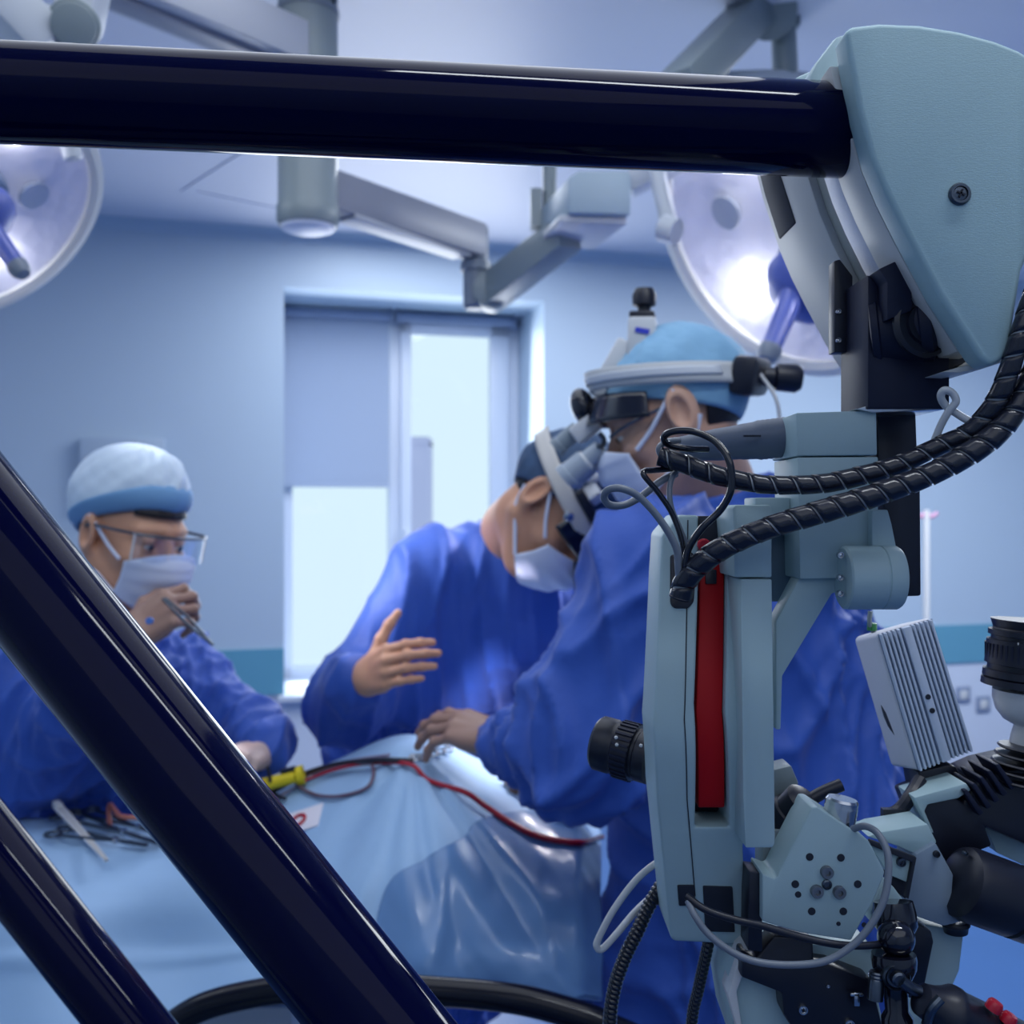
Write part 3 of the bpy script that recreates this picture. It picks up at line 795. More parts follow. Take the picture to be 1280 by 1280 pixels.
    def vis(u, v):
        ph = (u - .5) * 2.5; return ((.092 + .010 * v) * math.sin(ph), -.012 + (.112 + .022 * v) * math.cos(ph), .064 - .034 * v - .026 * (abs(u - .5) * 2) ** 2)
    shell('visor', Cw, R, vis, 28, 6, 'black_gloss', hl, .005)
    MB().ell(tw(0, .118, .060), (.022, .018, .028), Rw).build('pivot_housing', 'black_gloss', hl)
    MB().box(tw(-.030, -.116, .016), (.090, .036, .054), Rw @ Matrix.Rotation(-.30, 3, 'Z') @ Matrix.Rotation(.5, 3, 'X')).build('rear_adjuster', 'black', hl, .010)
    c = tw(-.02, -.130, .012); ax2 = Rw @ V((.1, -.90, -.40))
    MB().lathe(c, ax2, [(.014, 0), (.014, .018), (.020, .022), (.021, .050), (.016, .058), (0, .060)], 28).build('rear_knob', 'black', hl)
    MB().tube([tw(-.05, -.125, .02), tw(-.06, -.135, -.03), tw(-.05, -.125, -.08), tw(-.045, -.12, -.13)], .003, 8).build('lamp_cord', 'enamel', hl)
    # magnifying loupes on the bridge of the nose
    lp = bpy.data.objects.new('loupes', None); C.objects.link(lp); lp.location = tw(0, .12, .0); setpar(lp, root); lp.matrix_parent_inverse = Matrix.Translation(-root.location)
    dn = Rw @ V((0, .93, -.36))
    for s in (-1, 1):
        o = tw(s * .026, .112, -.008)
        MB().lathe(o, dn, [(.013, 0), (.014, .012), (.014, .026), (.019, .030), (.0195, .058), (.021, .060), (.021, .070), (.018, .071), (.017, .066), (0, .066)], 28).build('loupe_tube', mat('loupe_grey', (.34, .40, .48), .35), lp)
        MB().lathe(o + dn * .024, dn, [(.0155, 0), (.0165, .002), (.0165, .007), (.0155, .009)], 28).build('loupe_ring', 'enamel', lp)
        MB().tube([tw(s * .052, .092, .0), tw(s * .074, .06, .006), tw(s * .083, .0, .012)], .0025, 8).build('temple', 'darksteel', lp)
    MB().box(tw(0, .125, .028), (.040, .040, .026), Rw @ Matrix.Rotation(-.3, 3, 'X')).build('lamp_housing', mat('loupe_white', (.60, .62, .66), .4), lp, .004)
    MB().lathe(tw(0, .135, .032), dn, [(.013, 0), (.014, .014), (.013, .034), (.0145, .036), (.0145, .046), (0, .044)], 24).build('lamp_barrel', mat('loupe_slate', (.22, .27, .32), .4), lp)
    BEAM.append(tw(0, .135, .032) + dn.normalized() * .095)
    MB().tube([tw(0, .112, -.006), tw(0, .105, .004), tw(0, .108, .016)], .004, 8).build('bridge', 'darksteel', lp)
    MB().box(tw(0, .112, -.005), (.085, .006, .007), Rw).build('frame', 'darksteel', lp, .002)

# ---------------------------------------------------------------- surgeon across the table, bent forward
def middle_surgeon():
    Cw = P(697, 636, 1.88); R = basis((.44, -.40, -.80), (.84, -.2, .48)) * 1.10
    neck = P(646, 664, 2.05); rs, ls = P(532, 706, 2.10), P(748, 694, 2.22); pel = P(508, 915, 2.5)
    re, le = P(430, 880, 2.02), P(795, 890, 2.32); rw, lw = P(455, 848, 1.86), P(740, 885, 2.18)
    root = thing('person', 'surgeon in blue gown bending over the patient with one bare hand held open, thumb up', 'person', (pel.x, pel.y, 0), 'surgical team')
    ax = (ls - rs).normalized()
    hv = head_part(Cw, R, neck)
    core = body_core([('c', neck + V((.02, .04, -.06)), pel, .065, .12), ('c', ls, rs, .065, .065), ('c', ls, le, .05, .042), ('c', le, lw, .042, .03), ('c', rs, re, .05, .042), ('c', re, rw, .042, .03)] + legs(pel, ax))
    hand_r = hand_part(rw, P(505, 824, 1.745) - rw, (-.62, -.55, .16), -1, curl=(.40, .42, .40, .28), tcurl=.15, spread=.02, thumb_out=1.25, forearm=re, s=1.02)
    hand_l = hand_part(lw, P(685, 905, 2.08) - lw, (0, 0, 1), 1, forearm=le)
    body = np_mesh('body', [hv, core, hand_r, hand_l], 'skin', root)
    hip = V((pel.x, pel.y, .92)); hem = V((pel.x, pel.y + .02, .32)); ch = (ls + rs) / 2
    shp = [('c', neck + V((-.01, .04, -.060)), ch + V((0, .05, -.07)), .095, .165), ('c', ch + V((0, .04, -.07)), hip, .17, .19), ('c', hip, hem, .19, .24),
           ('c', rs + V((.03, .02, -.012)), ls + V((-.03, .02, -.012)), .085, .085), ('c', rs + V((.01, 0, -.01)), re + V((.01, 0, 0)), .088, .080), ('c', re + V((.005, 0, 0)), rw + V((-.025, .03, -.012)), .078, .060),
           ('c', ls, le, .092, .08), ('c', le, lw, .08, .055), ('c', rs + V((.03, .05, -.06)), V((re.x + .10, re.y + .14, re.z + .02)), .09, .10)]
    gown_mesh('gown', root, shp, 23, amp=.018, freq=44)
    # collar
    rim = lambda ph: .044 * (.5 + .5 * math.cos(ph)) - .050 * (.5 - .5 * math.cos(ph)) + .010
    cap_mesh('surgical_cap', Cw, R, 'cap_dark', root, rim, puff=.016, seed=5)
    hairband(Cw, R, root, -.060, .02, 2.0)
    mask_mesh(Cw, R, root); eyes(Cw, R, body)
    tw = lambda x, y, z: to_w(Cw, R, (x, y, z)); Rw = R
    hl = bpy.data.objects.new('headlamp', None); C.objects.link(hl); hl.location = tw(0, .1, .05); setpar(hl, root); hl.matrix_parent_inverse = Matrix.Translation(-root.location)
    def band(z, dz, ph0, ph1, off, m, nm):
        def fn(u, v):
            ph = ph0 + (ph1 - ph0) * u
            return ((.0785 + off) * math.sin(ph), -.012 + (.1 + off) * math.cos(ph), z + dz * (v - .5) - .012 * math.cos(ph))
        shell(nm, Cw, R, fn, 40, 4, m, hl, .004)
    band(.040, .028, -2.6, 2.6, .020, mat('headband_cream', (.60, .58, .55), .5), 'band')
    band(.062, .016, -1.2, 1.2, .022, 'black', 'visor_band')
    def vis(u, v):
        ph = (u - .5) * 2.0; return ((.088 + .010 * v) * math.sin(ph), -.012 + (.118 + .012 * v) * math.cos(ph), .052 - .058 * v)
    shell('visor', Cw, R, vis, 28, 8, 'black_gloss', hl, .004)
    MB().lathe(tw(.082, .055, .022), Rw @ V((.8, .55, 0)), [(.009, 0), (.009, .006), (.006, .008), (0, .008)], 20).build('visor_screw', 'steel', hl)
    MB().box(tw(.070, .035, .075), (.022, .050, .024), Rw @ Matrix.Rotation(-.4, 3, 'Z')).build('side_clip', mat('loupe_white', (.60, .62, .66), .4), hl, .004)
    MB().tube([tw(.085, .0, .045), tw(.080, .02, .085), tw(.060, .03, .115), tw(.03, .02, .135)], .009, 10).build('over_band', 'enamel', hl)
    lp = bpy.data.objects.new('loupes', None); C.objects.link(lp); lp.location = tw(0, .12, .0); setpar(lp, root); lp.matrix_parent_inverse = Matrix.Translation(-root.location)
    dn = Rw @ V((0, .93, -.36))
    for s in (-1, 1):
        MB().lathe(tw(s * .026, .112, -.008), dn, [(.012, 0), (.013, .02), (.016, .024), (.017, .05), (0, .048)], 24).build('loupe_tube', 'black', lp)
    MB().box(tw(0, .110, -.004), (.090, .006, .008), Rw).build('frame', 'darksteel', lp, .002)

# ---------------------------------------------------------------- assistant in spectacles
def left_assistant():
    Cw = P(166, 668, 1.9); R = basis((.86, -.47, -.20), (.12, 0, 1)) * 1.09
    neck = P(128, 778, 2.0); rs, ls = P(28, 862, 1.90), P(222, 848, 2.16); pel = V((-.93, 2.22, .92))
    re, le = P(30, 950, 1.90), P(320, 922, 2.06); rw, lw = P(158, 800, 1.74), P(322, 942, 1.88)
    root = thing('person', 'assistant in blue gown, pale cap and spectacles, one fist raised to the chin', 'person', (pel.x, pel.y, 0), 'surgical team')
    ax = (ls - rs).normalized()
    hv = head_part(Cw, R, neck)
    core = body_core([('c', neck + V((0, 0, -.03)), pel, .09, .12), ('c', ls, rs, .065, .065), ('c', ls, le, .05, .042), ('c', le, lw, .042, .03), ('c', rs, re, .05, .042), ('c', re, rw, .042, .03)] + legs(pel, ax))
    hand_r = hand_part(rw, P(222, 752, 1.76) - rw, (-.15, -.85, .45), -1, curl=(.75, .85, .9, .95), tcurl=.5, thumb_out=.75, forearm=re)
    hand_l = hand_part(lw, P(296, 948, 1.78) - lw, (.15, -.55, .9), 1, curl=(.75, .8, .85, .9), tcurl=.4, thumb_out=.6, forearm=le)
    body = np_mesh('body', [hv, core], 'skin', root)
    np_mesh('glove', [hand_r], 'glove', root); np_mesh('glove', [hand_l], mat('pale_glove', (.55, .40, .36), .45), root)
    hip = V((pel.x, pel.y, .92)); hem = V((pel.x, pel.y, .32)); ch = (ls + rs) / 2
    shp = [('c', neck + V((0, 0, -.07)), ch + V((0, .02, -.06)), .085, .15), ('c', ch + V((0, .02, -.06)), hip, .165, .185), ('c', hip, hem, .185, .23),
           ('c', rs, ls, .09, .082), ('c', ls, le + V((0, 0, .0)), .085, .066), ('c', le, lw + V((.010, .02, 0)), .066, .052),
           ('c', rs, re, .10, .09), ('c', re, rw + V((-.03, 0, -.05)), .085, .055)]
    gown_mesh('gown', root, shp, 37, amp=.016, freq=46)
    rim = lambda ph: .040 * (.5 + .5 * math.cos(ph)) - .050 * (.5 - .5 * math.cos(ph)) + .014 * abs(math.sin(ph)) + .012
    cp = cap_mesh('surgical_cap', Cw, R, 'cap_pale', root, lambda ph: rim(ph) + .012, puff=.034, seed=1)
    def bandf(u, v):
        ph = 2 * math.pi * u; z = rim(ph) + .003 + (.030 + .010 * math.cos(ph)) * v
        t = math.asin(max(-.95, min(.95, (z - .03) / .092))); g = 1.045 + (.24 + .12 * math.cos(ph)) * v ** .8
        return (.0765 * math.cos(t) * math.sin(ph) * g, -.012 + .0965 * math.cos(t) * math.cos(ph) * g, .03 + .088 * math.sin(t) * (1 + .1 * v))
    shell('cap_brim', Cw, R, bandf, 64, 6, 'cap_band', cp, .002, wrap=True)
    hairband(Cw, R, root, -.070, .02, 1.95)
    def fr(u, v):   # hair under the front of the cap
        ph = (u - .5) * 1.6; z = .045 + .030 * v; c = math.sqrt(1 - ((z - .03) / .09) ** 2)
        return (.0765 * c * math.sin(ph) * 1.05, -.012 + .0965 * c * math.cos(ph) * 1.06, z)
    shell('hair', Cw, R, fr, 20, 6, 'hair', root, .004)
    mask_mesh(Cw, R, root); eyes(Cw, R, body)
    tw = lambda x, y, z: to_w(Cw, R, (x, y, z))
    gl = bpy.data.objects.new('spectacles', None); C.objects.link(gl); gl.location = tw(0, .11, 0); setpar(gl, root); gl.matrix_parent_inverse = Matrix.Translation(-root.location)
    def lens(u, v):
        ph = (u - .5) * 1.9; return (.078 * math.sin(ph) / math.sin(.95), .040 + .082 * math.cos(ph * .92), .018 - .046 * v * (1 - .18 * abs(math.cos(ph * 3)) * 0))
    shell('lens', Cw, R, lens, 32, 8, 'lens_glass', gl, .0016)
    MB().tube([tw(*lens(k / 16, 0)) for k in range(17)], .0026, 8, 2).build('spectacle_frame', 'darksteel', gl)
    MB().tube([tw(*lens(0, v)) for v in (0, .5, 1)], .0022, 8, 2).tube([tw(*lens(1, v)) for v in (0, .5, 1)], .0022, 8, 2).build('lens_edge', 'enamel', gl)
    for s in (-1, 1):
        MB().tube([tw(s * .078, .088, .018), tw(s * .084, .05, .016), tw(s * .086, .0, .014), tw(s * .085, -.018, .008)], .0028, 8).build('temple', 'darksteel', gl)
    return dict(rw=rw, lw=lw)
right_surgeon(); middle_surgeon(); left_assistant()
# ================================================================== operating table, drape and instruments
cols = {
 -330: [(1075, 1.97), (1030, 1.91), (1035, 1.84), (1062, 1.72), (1130, 1.63), (1205, 1.58), (1330, 1.46)],
 0:    [(1070, 1.97), (1027, 1.91), (1033, 1.84), (1060, 1.72), (1130, 1.63), (1205, 1.57), (1330, 1.45)],
 110:  [(1068, 1.97), (1027, 1.91), (1036, 1.84), (1064, 1.72), (1130, 1.62), (1206, 1.56), (1320, 1.44)],
 215:  [(1060, 1.97), (1020, 1.91), (1036, 1.84), (1066, 1.71), (1130, 1.60), (1203, 1.54), (1282, 1.43)],
 330:  [(1035, 2.0), (998, 1.93), (1005, 1.85), (1045, 1.70), (1120, 1.56), (1192, 1.49), (1232, 1.40)],
 420:  [(1000, 1.98), (957, 1.92), (960, 1.85), (1005, 1.69), (1100, 1.53), (1188, 1.44), (1236, 1.37)],
 510:  [(968, 1.94), (924, 1.88), (926, 1.80), (970, 1.67), (1085, 1.49), (1186, 1.40), (1240, 1.38)],
 600:  [(985, 1.94), (952, 1.87), (962, 1.78), (1000, 1.67), (1090, 1.49), (1186, 1.39), (1242, 1.37)],
 720:  [(1030, 1.92), (1002, 1.86), (1012, 1.78), (1046, 1.66), (1112, 1.50), (1190, 1.42), (1248, 1.40)],
 750:  [(1060, 1.92), (1040, 1.86), (1050, 1.78), (1076, 1.68), (1130, 1.55), (1195, 1.47), (1252, 1.45)],
}
xs = sorted(cols); NUX, NV = 200, 90
def mono(a, x):   # smooth interpolation along a list
    i = min(int(x), len(a) - 2); t = x - i; t = t * t * (3 - 2 * t) * .35 + t * .65
    return a[i] + (a[i + 1] - a[i]) * t
def cat(p, x):
    n = len(p); i = min(int(x), n - 2); t = x - i
    p0, p1, p2, p3 = p[max(i - 1, 0)], p[i], p[i + 1], p[min(i + 2, n - 1)]
    return .5 * (2 * p1 + (p2 - p0) * t + (2 * p0 - 5 * p1 + 4 * p2 - p3) * t * t + (3 * p1 - p0 - 3 * p2 + p3) * t ** 3)
dv = np.zeros((NUX + 1, NV + 1, 3))
for i in range(NUX + 1):
    px = xs[0] + (xs[-1] - xs[0]) * i / NUX
    k = max(j for j in range(len(xs)) if xs[j] <= px + 1e-6); k = min(k, len(xs) - 2)
    tx = k + (px - xs[k]) / (xs[k + 1] - xs[k])
    row = [(cat([cols[x][r][0] for x in xs], tx), cat([cols[x][r][1] for x in xs], tx)) for r in range(7)]
    for j in range(NV + 1):
        t = 6 * j / NV
        py, d = cat([r[0] for r in row], t), cat([r[1] for r in row], t)
        p = P(px, py, d)
        # folds of the cloth
        fr = max(0, t - 2.6)
        a = px / 100.0
        w = .010 * math.sin(a * 1.9 + 1.1 * t + .8 * math.sin(t * 1.7)) * min(1, fr)
        if px > 380:   # plastic film pulled into long creases fanning from the ridge
            an = math.atan2(py - 930, px - 520 + 1e-3); g = min(1, (px - 380) / 80) * min(1, max(0, t - 2.2))
            w += g * (.011 * (1 - abs(math.sin(an * 6.5 + .4 * math.sin(t * 2)))) ** 2 + .006 * math.sin(an * 17 + t * 1.3))
        else:
            w += .006 * math.sin(a * 2.3 - t * 1.2) * min(1, fr) + .007 * math.exp(-((t - 4.95) / .12) ** 2)
        w += .004 * math.sin(a * 1.3 + .6 * math.sin(t * 1.9)) * math.sin(t * 1.6 + a * .4)
        dv[i, j] = (p.x, p.y - w, p.z + w * .5)
me = bpy.data.meshes.new('surgical_drape')
st = NV + 1
fs = [(i * st + j, (i + 1) * st + j, (i + 1) * st + j + 1, i * st + j + 1) for i in range(NUX) for j in range(NV)]
me.from_pydata(dv.reshape(-1, 3).tolist(), [], fs)
me.polygons.foreach_set('use_smooth', [True] * len(me.polygons))
drape = link('surgical_drape', me, 'drape')
sd = drape.modifiers.new('cloth', 'SOLIDIFY'); sd.thickness = .003; sd.offset = -1
tag(drape, 'pale blue surgical drape spread over the patient and the operating table', 'drape')
DB = BVHTree.FromPolygons([tuple(v.co) for v in me.vertices], [tuple(p.vertices) for p in me.polygons])
def on_drape(px, py, off=.006):
    o = V((0, 0, H)); dr = (P(px, py, 1) - o).normalized()
    h = DB.ray_cast(o, dr)
    if h[0] is None: return P(px, py, 1.8)
    n = h[1] if h[1].z > 0 else -h[1]
    return h[0] + n * (off + .004)
# glossy plastic film lying on the hanging right half
def dsample(px, t):
    x = (px - xs[0]) / (xs[-1] - xs[0]) * NUX; y = t / 6 * NV
    i, j = min(int(x), NUX - 1), min(int(y), NV - 1); fx, fy = x - i, y - j
    return V(((dv[i, j] * (1 - fx) + dv[i + 1, j] * fx) * (1 - fy) + (dv[i, j + 1] * (1 - fx) + dv[i + 1, j + 1] * fx) * fy))
fv = []; NA, NBF = 90, 70
for i in range(NA + 1):
    for j in range(NBF + 1):
        t = 2.75 + 3.2 * j / NBF
        left = np.interp(t, [2.7, 3.1, 3.6, 4.1, 4.6, 5.2, 6], [690, 640, 585, 505, 470, 440, 425]) + 6 * math.sin(t * 7)
        px = left + (746 - left) * i / NA
        p = dsample(px, t); nn = (dsample(px + 4, t) - dsample(px - 4, t)).cross(dsample(px, min(6, t + .05)) - dsample(px, t - .05)).normalized()
        nn = -nn if nn.y > 0 else nn
        fv.append(p + nn * (.009 + .0012 * noise2(px / 60, t * 1.5, 2.0)))
fme = bpy.data.meshes.new('plastic_film'); sf = NBF + 1
fme.from_pydata([tuple(v) for v in fv], [], [(i * sf + j, (i + 1) * sf + j, (i + 1) * sf + j + 1, i * sf + j + 1) for i in range(NA) for j in range(NBF)])
fme.polygons.foreach_set('use_smooth', [True] * len(fme.polygons))
film = link('plastic_film', fme, 'film'); fm_ = film.modifiers.new('film', 'SOLIDIFY'); fm_.thickness = .001
tag(film, 'shiny darker blue plastic film creased over the drape below the red line', 'sheet')
# the table under it
ot = thing('operating_table', 'operating table hidden beneath the pale blue drape', 'table', (-.45, 1.83, 0))
MB().box((-.55, 1.80, .68), (1.5, .24, .05)).build('table_pad', 'linen', ot, .02)
MB().box((-.55, 1.80, .63), (1.4, .22, .04)).build('table_frame', 'steel', ot, .004)
MB().box((-.5, 1.84, .34), (.24, .20, .56)).build('column', 'enamel', ot, .02)
MB().box((-.5, 1.84, .04), (.8, .24, .08)).build('base', 'enamel', ot, .02)

def rod(name, pts, r, m, label, cat_, group=None, parent=None):
    o = MB().tube(pts, r, 12, 8).build(name, m, parent)
    if parent is None: tag(o, label, cat_, group)
    return o
# yellow handled instrument
y0, y1 = on_drape(282, 993, .020), on_drape(388, 982, .020)
yv = (y1 - y0).normalized()
yt = thing('cautery_handle', 'bright yellow instrument handle lying by the gloved fist', 'instrument', y0)
MB().lathe(y0, yv, [(.008, 0), (.011, .004), (.0115, .04), (.0125, .06), (.0115, .08), (.0115, (y1 - y0).length - .016), (.017, (y1 - y0).length - .012), (.018, (y1 - y0).length), (0, (y1 - y0).length + .002)], 28).build('grip', 'yellow', yt)
MB().box(y0.lerp(y1, .8) + V((0, 0, .016)), (.03, .012, .008), yv.to_track_quat('X', 'Z').to_matrix()).build('switch', 'black', yt, .003)
MB().lathe(y0, -yv, [(.006, 0), (.004, .02), (.0015, .06), (0, .062)], 16).build('tip', 'steel', yt)
# tweezers standing on the cloth
def q(px, py, off=.006): return on_drape(px, py, off)
tz = thing('tweezers', 'bright steel tweezers on the drape nearest the dark poles', 'tweezers', q(138, 1082, .01), 'instruments on the drape')
a, b = q(70, 1036, .036), q(138, 1088, .016)
for s in (-1, 1):
    sdv = (b - a).cross(V((0, 0, 1))).normalized() * .004 * s
    MB().loft([[a + sdv * (1 - t) * (1.2 if t > 0 else .6) + (b - a) * t + V((0, 0, w_)) + (b - a).cross(V((0, 0, 1))).normalized() * h_ for w_, h_ in ((0, -.005 + .002 * t), (0, .005 - .002 * t), (.003, .005 - .002 * t), (.003, -.005 + .002 * t))] for t in (0, .15, .4, .7, 1)], smooth=False).build('arm', 'enamel', tz)
MB().box(a + V((0, 0, .002)), (.022, .014, .014), (b - a).to_track_quat('X', 'Z').to_matrix()).build('joint', 'enamel', tz, .003)
def scissor(name, label, p0, p1, spread, m='darksteel', group='instruments on the drape'):
    a, b = q(*p0, .012), q(*p1, .010); t = (b - a).normalized(); s = t.cross(V((0, 0, 1))).normalized(); Ln = (b - a).length
    r = thing(name, label, 'instrument', a, group)
    for k in (-1, 1):
        mid = a + t * Ln * .62; e = a + s * spread * k
        MB().tube([e, a + t * Ln * .3 + s * spread * .6 * k, mid, b - s * .002 * k], .0032, 8).build('blade', m, r)
        u = t; ring = [e - t * .014 + (t * math.cos(x) + s * math.sin(x)) * .013 for x in [2 * math.pi * j / 20 for j in range(21)]]
        MB().tube(ring, .003, 8, 1, cap=False).build('finger_ring', m, r)
    MB().cyl(a + t * Ln * .62 + V((0, 0, .005)), a + t * Ln * .62 + V((0, 0, -.004)), .006, n=16).build('pivot', 'steel', r)
scissor('needle_holder', 'dark needle holder on the drape, crossing behind the bright tweezers', (88, 1030), (200, 1064), .018)
scissor('clamp', 'dark clamp on the drape, closest to the copper loop', (112, 1026), (215, 1056), .014)
scissor('scissors', 'dark scissors on the drape, finger rings left of the tweezers', (82, 1052), (185, 1066), .016)
rod('suction_tube', [q(136, 1044, .01), q(138, 1028, .03), q(150, 1020, .045), q(172, 1022, .04), q(196, 1036, .02), q(214, 1052, .008)], .0045, 'copper', 'copper coloured tube looping over the dark instruments on the drape', 'tube')
# lines across the mound
rod('infusion_line', [q(385, 985, .011), q(420, 972, .011), q(460, 963, .011), q(510, 964, .011), q(545, 978, .011), q(575, 1000, .011), q(602, 1018, .011), q(630, 1036, .011), q(660, 1050, .011), q(692, 1059, .011), q(722, 1060, .011), q(745, 1056, .013)], lambda t: .0022 + .0028 * min(1, t * 2), 'red_gloss', 'red fluid line running down over the drape toward the bent sleeve', 'tube')
rod('cable', [q(325, 1010, .008), q(355, 992, .008), q(395, 975, .01), q(440, 966, .012), q(470, 964, .01), q(462, 985, .006), q(430, 1000, .005), q(395, 998, .005), q(375, 985, .01), q(400, 972, .014)], .0032, mat('brown_cable', (.14, .08, .12), .4), 'thin dark brown cable looped on the drape', 'cable', 'cables on the drape')
rod('cable', [q(340, 1003, .012), q(380, 980, .014), q(430, 966, .016), q(480, 960, .012), q(520, 958, .008)], .0042, 'black', 'thick black cable running along the ridge of the drape', 'cable', 'cables on the drape')
rod('cable', [q(330, 1016, .006), q(370, 990, .005), q(410, 968, .007), q(445, 956, .006), q(490, 950, .006)], .003, mat('lilac_cable', (.30, .28, .40), .4), 'pale lilac cable on the ridge of the drape, furthest from the red line', 'cable', 'cables on the drape')
rod('cable', [q(335, 958, .02), q(338, 978, .02), q(346, 1000, .012), q(360, 1006, .008)], .0035, 'black', 'black cable hanging from the yellow handle', 'cable', 'cables on the drape')
# clip with chain on the ridge
ck = thing('towel_clip', 'small shiny steel towel clip on the drape below the gloved hand', 'clip', q(545, 950, .01))
for k in range(5):
    c = q(520 + k * 9, 955 - k * 2.6, .008); e = V((math.cos(k * 1.3), math.sin(k * 1.3), .2))
    MB().tube([c + (V((1, 0, 0)) * math.cos(x) * .009 + V((0, .8, .6)) * math.sin(x) * .006) for x in [2 * math.pi * j / 16 for j in range(17)]], .0022, 8, 1, cap=False).build('link', 'steel', ck)
MB().tube([q(556, 946, .012), q(548, 940, .02), q(538, 944, .012)], .003, 8).build('jaw', 'steel', ck)
# sticker with red ring
c = q(376, 1030, .002); n = DB.find_nearest(c)[1]; n = n if n.y < 0 else -n
t1 = n.orthogonal().normalized(); t1 = V((1, 0, 0)) - n * n.x; t1.normalize(); t2 = n.cross(t1)
stk = thing('sticker', 'white sticker with a red ring on the drape', 'sticker', c)
MB().prism([c + t1 * x + t2 * y_ for x, y_ in ((-.030, -.026), (.042, -.026), (.042, .026), (-.030, .026))], n * .002).build('sticker_sheet', 'label', stk, .0005)
ring = [c + n * .003 + (t1 * math.cos(x) + t2 * math.sin(x)) * .012 for x in [2 * math.pi * j / 24 for j in range(25)]]
MB().tube(ring, .0032, 8, 1, cap=False).build('red_ring', 'red_gloss', stk)
# forceps in the raised fist
a, b = P(205, 748, 1.70), P(266, 806, 1.66)
fc = thing('forceps', 'thin dark forceps held in the raised fist', 'forceps', a)
for s in (-1, 1):
    MB().tube([a + V((0, .006 * s, 0)), a.lerp(b, .5) + V((0, .007 * s, .003 * s)), b], .0026, 8).build('arm', 'darksteel', fc)
MB().lathe(P(188, 776, 1.665), (-.1, -1, .1), [(.006, 0), (.006, .006), (0, .007)], 20).build('blue_dot', mat('blue_dot', (.10, .22, .60), .3), fc)
# black bent rail in front of the drape
rl = MB().tube([P(150, 1500, 1.22), P(185, 1330, 1.22), P(235, 1268, 1.22), P(330, 1240, 1.22), P(440, 1234, 1.2), P(560, 1240, 1.18), P(640, 1248, 1.16), P(700, 1262, 1.15), P(760, 1284, 1.14), P(830, 1330, 1.14), P(860, 1450, 1.14), V((.21, 1.14, .02))], .0165, 18, 10)
rl.tube([P(150, 1500, 1.22), P(140, 1600, 1.22), V((P(135, 1600, 1.22).x, 1.22, .02))], .0165, 18, 8)
rb = thing('floor_rail', 'bent black glossy rail arching in front of the drape hem', 'rail', (-.3, 1.2, 0))
rl.build('rail_tube', mat('rail_black', (.004, .005, .012), .22, spec=.3), rb)
for x in (V((.21, 1.14, 0)), V((P(135, 1600, 1.22).x, 1.22, 0))):
    MB().lathe(x, (0, 0, 1), [(.05, 0), (.05, .01), (.02, .02)], 24).build('foot', 'black', rb)
# ================================================================== navy poles
def pole(label, pa, pb, d, r, foot):
    a, b = P(*pa, d), P(*pb, d); t = (b - a).normalized()
    z = V((b.x + (a.x - b.x) * 0, d, 0)); k = (b.z - .012) / -t.z; e = b + t * k
    st_ = thing('support_pole', label, 'pole', (e.x, d, 0), 'glossy navy poles')
    MB().lathe(a, t, [(.0, 0), (r * .9, .001), (r, .006), (r, (e - a).length)], 64).build('pole_tube', 'navy', st_)
    MB().lathe(a + t * .004, -t, [(r * 1.06, 0), (r * 1.06, .014), (r * .9, .022), (r * .4, .027), (0, .028)], 48).build('end_cap', 'black', st_)
    MB().lathe((e.x, d, 0), (0, 0, 1), [(.09, 0), (.09, .012), (.05, .02), (.045, .03)], 40).build('foot', 'black', st_)
pole('thick glossy navy pole slanting across the assistant and the drape', (-260, 358), (560, 1385), .55, .0312, 0)
pole('navy pole slanting lower down in front of the drape, narrower in view', (-180, 844), (300, 1455), .95, .0315, 0)

# ================================================================== the surgical microscope
ms = thing('surgical_microscope', 'pale teal surgical microscope on a glossy navy boom, hung with black wrapped cords', 'microscope', (-.80, .54, 0))
# boom and its column outside the view
b0, b1 = P(0, 116, .556), P(1066, 164, .600); bt = (b1 - b0).normalized(); bs = b0 - bt * ((b0.x + .74) / bt.x)
MB().lathe(bs, bt, [(.027, 0), (.0272, (b1 - bs).length - .002), (.0262, (b1 - bs).length)], 72).build('boom', 'navy', ms)
MB().lathe((-.80, .54, 0), (0, 0, 1), [(.32, 0), (.32, .05), (.10, .09), (.075, .12), (.075, bs.z + .10), (.06, bs.z + .13), (0, bs.z + .13)], 48).build('stand_column', 'casing', ms)

# ---- head with its layers
D0 = .555
cover = [(1056, 38), (1066, 32), (1100, 28), (1150, 30), (1200, 38), (1245, 50), (1275, 62), (1330, 95), (1335, 300), (1285, 322), (1278, 338), (1263, 436), (1255, 450), (1238, 458), (1225, 447), (1175, 370), (1135, 295), (1110, 245), (1091, 200), (1075, 140), (1062, 75)]
head = MB().prism([P(x, y, D0) for x, y in cover], (0, .020, 0)).build('head_cover', 'cover', ms, .0032, 4)
curve = [(1050, 62), (1062, 110), (1075, 150), (1091, 200), (1110, 245), (1135, 295), (1175, 370), (1215, 432)]
def layer(name, d0, d1, inset, m, parent=ms, top=(1300, 62), bev=.0008, cv=curve, close=((1250, 432),)):
    pts = [(x + inset, y) for x, y in cv] + list(close) + [top]
    return MB().prism([V((P(x, y, D0).x, d0, P(x, y, D0).z)) for x, y in pts], (0, d1 - d0, 0)).build(name, m, parent, bev)
layer('lit_cover_side', .5755, .609, 1.5, 'cream', head)  # side of the cover; window light on it put into the cream colour
layer('silver_track', .6095, .632, 4, 'silver')
layer('track_groove', .6325, .655, 14, mat('shaded_groove_grey', (.34, .36, .33), .5))  # gap shadow put into this darker grey
c2 = layer('rear_casing', .655, .752, 2, 'cream', ms, top=(1200, 62), bev=.002)
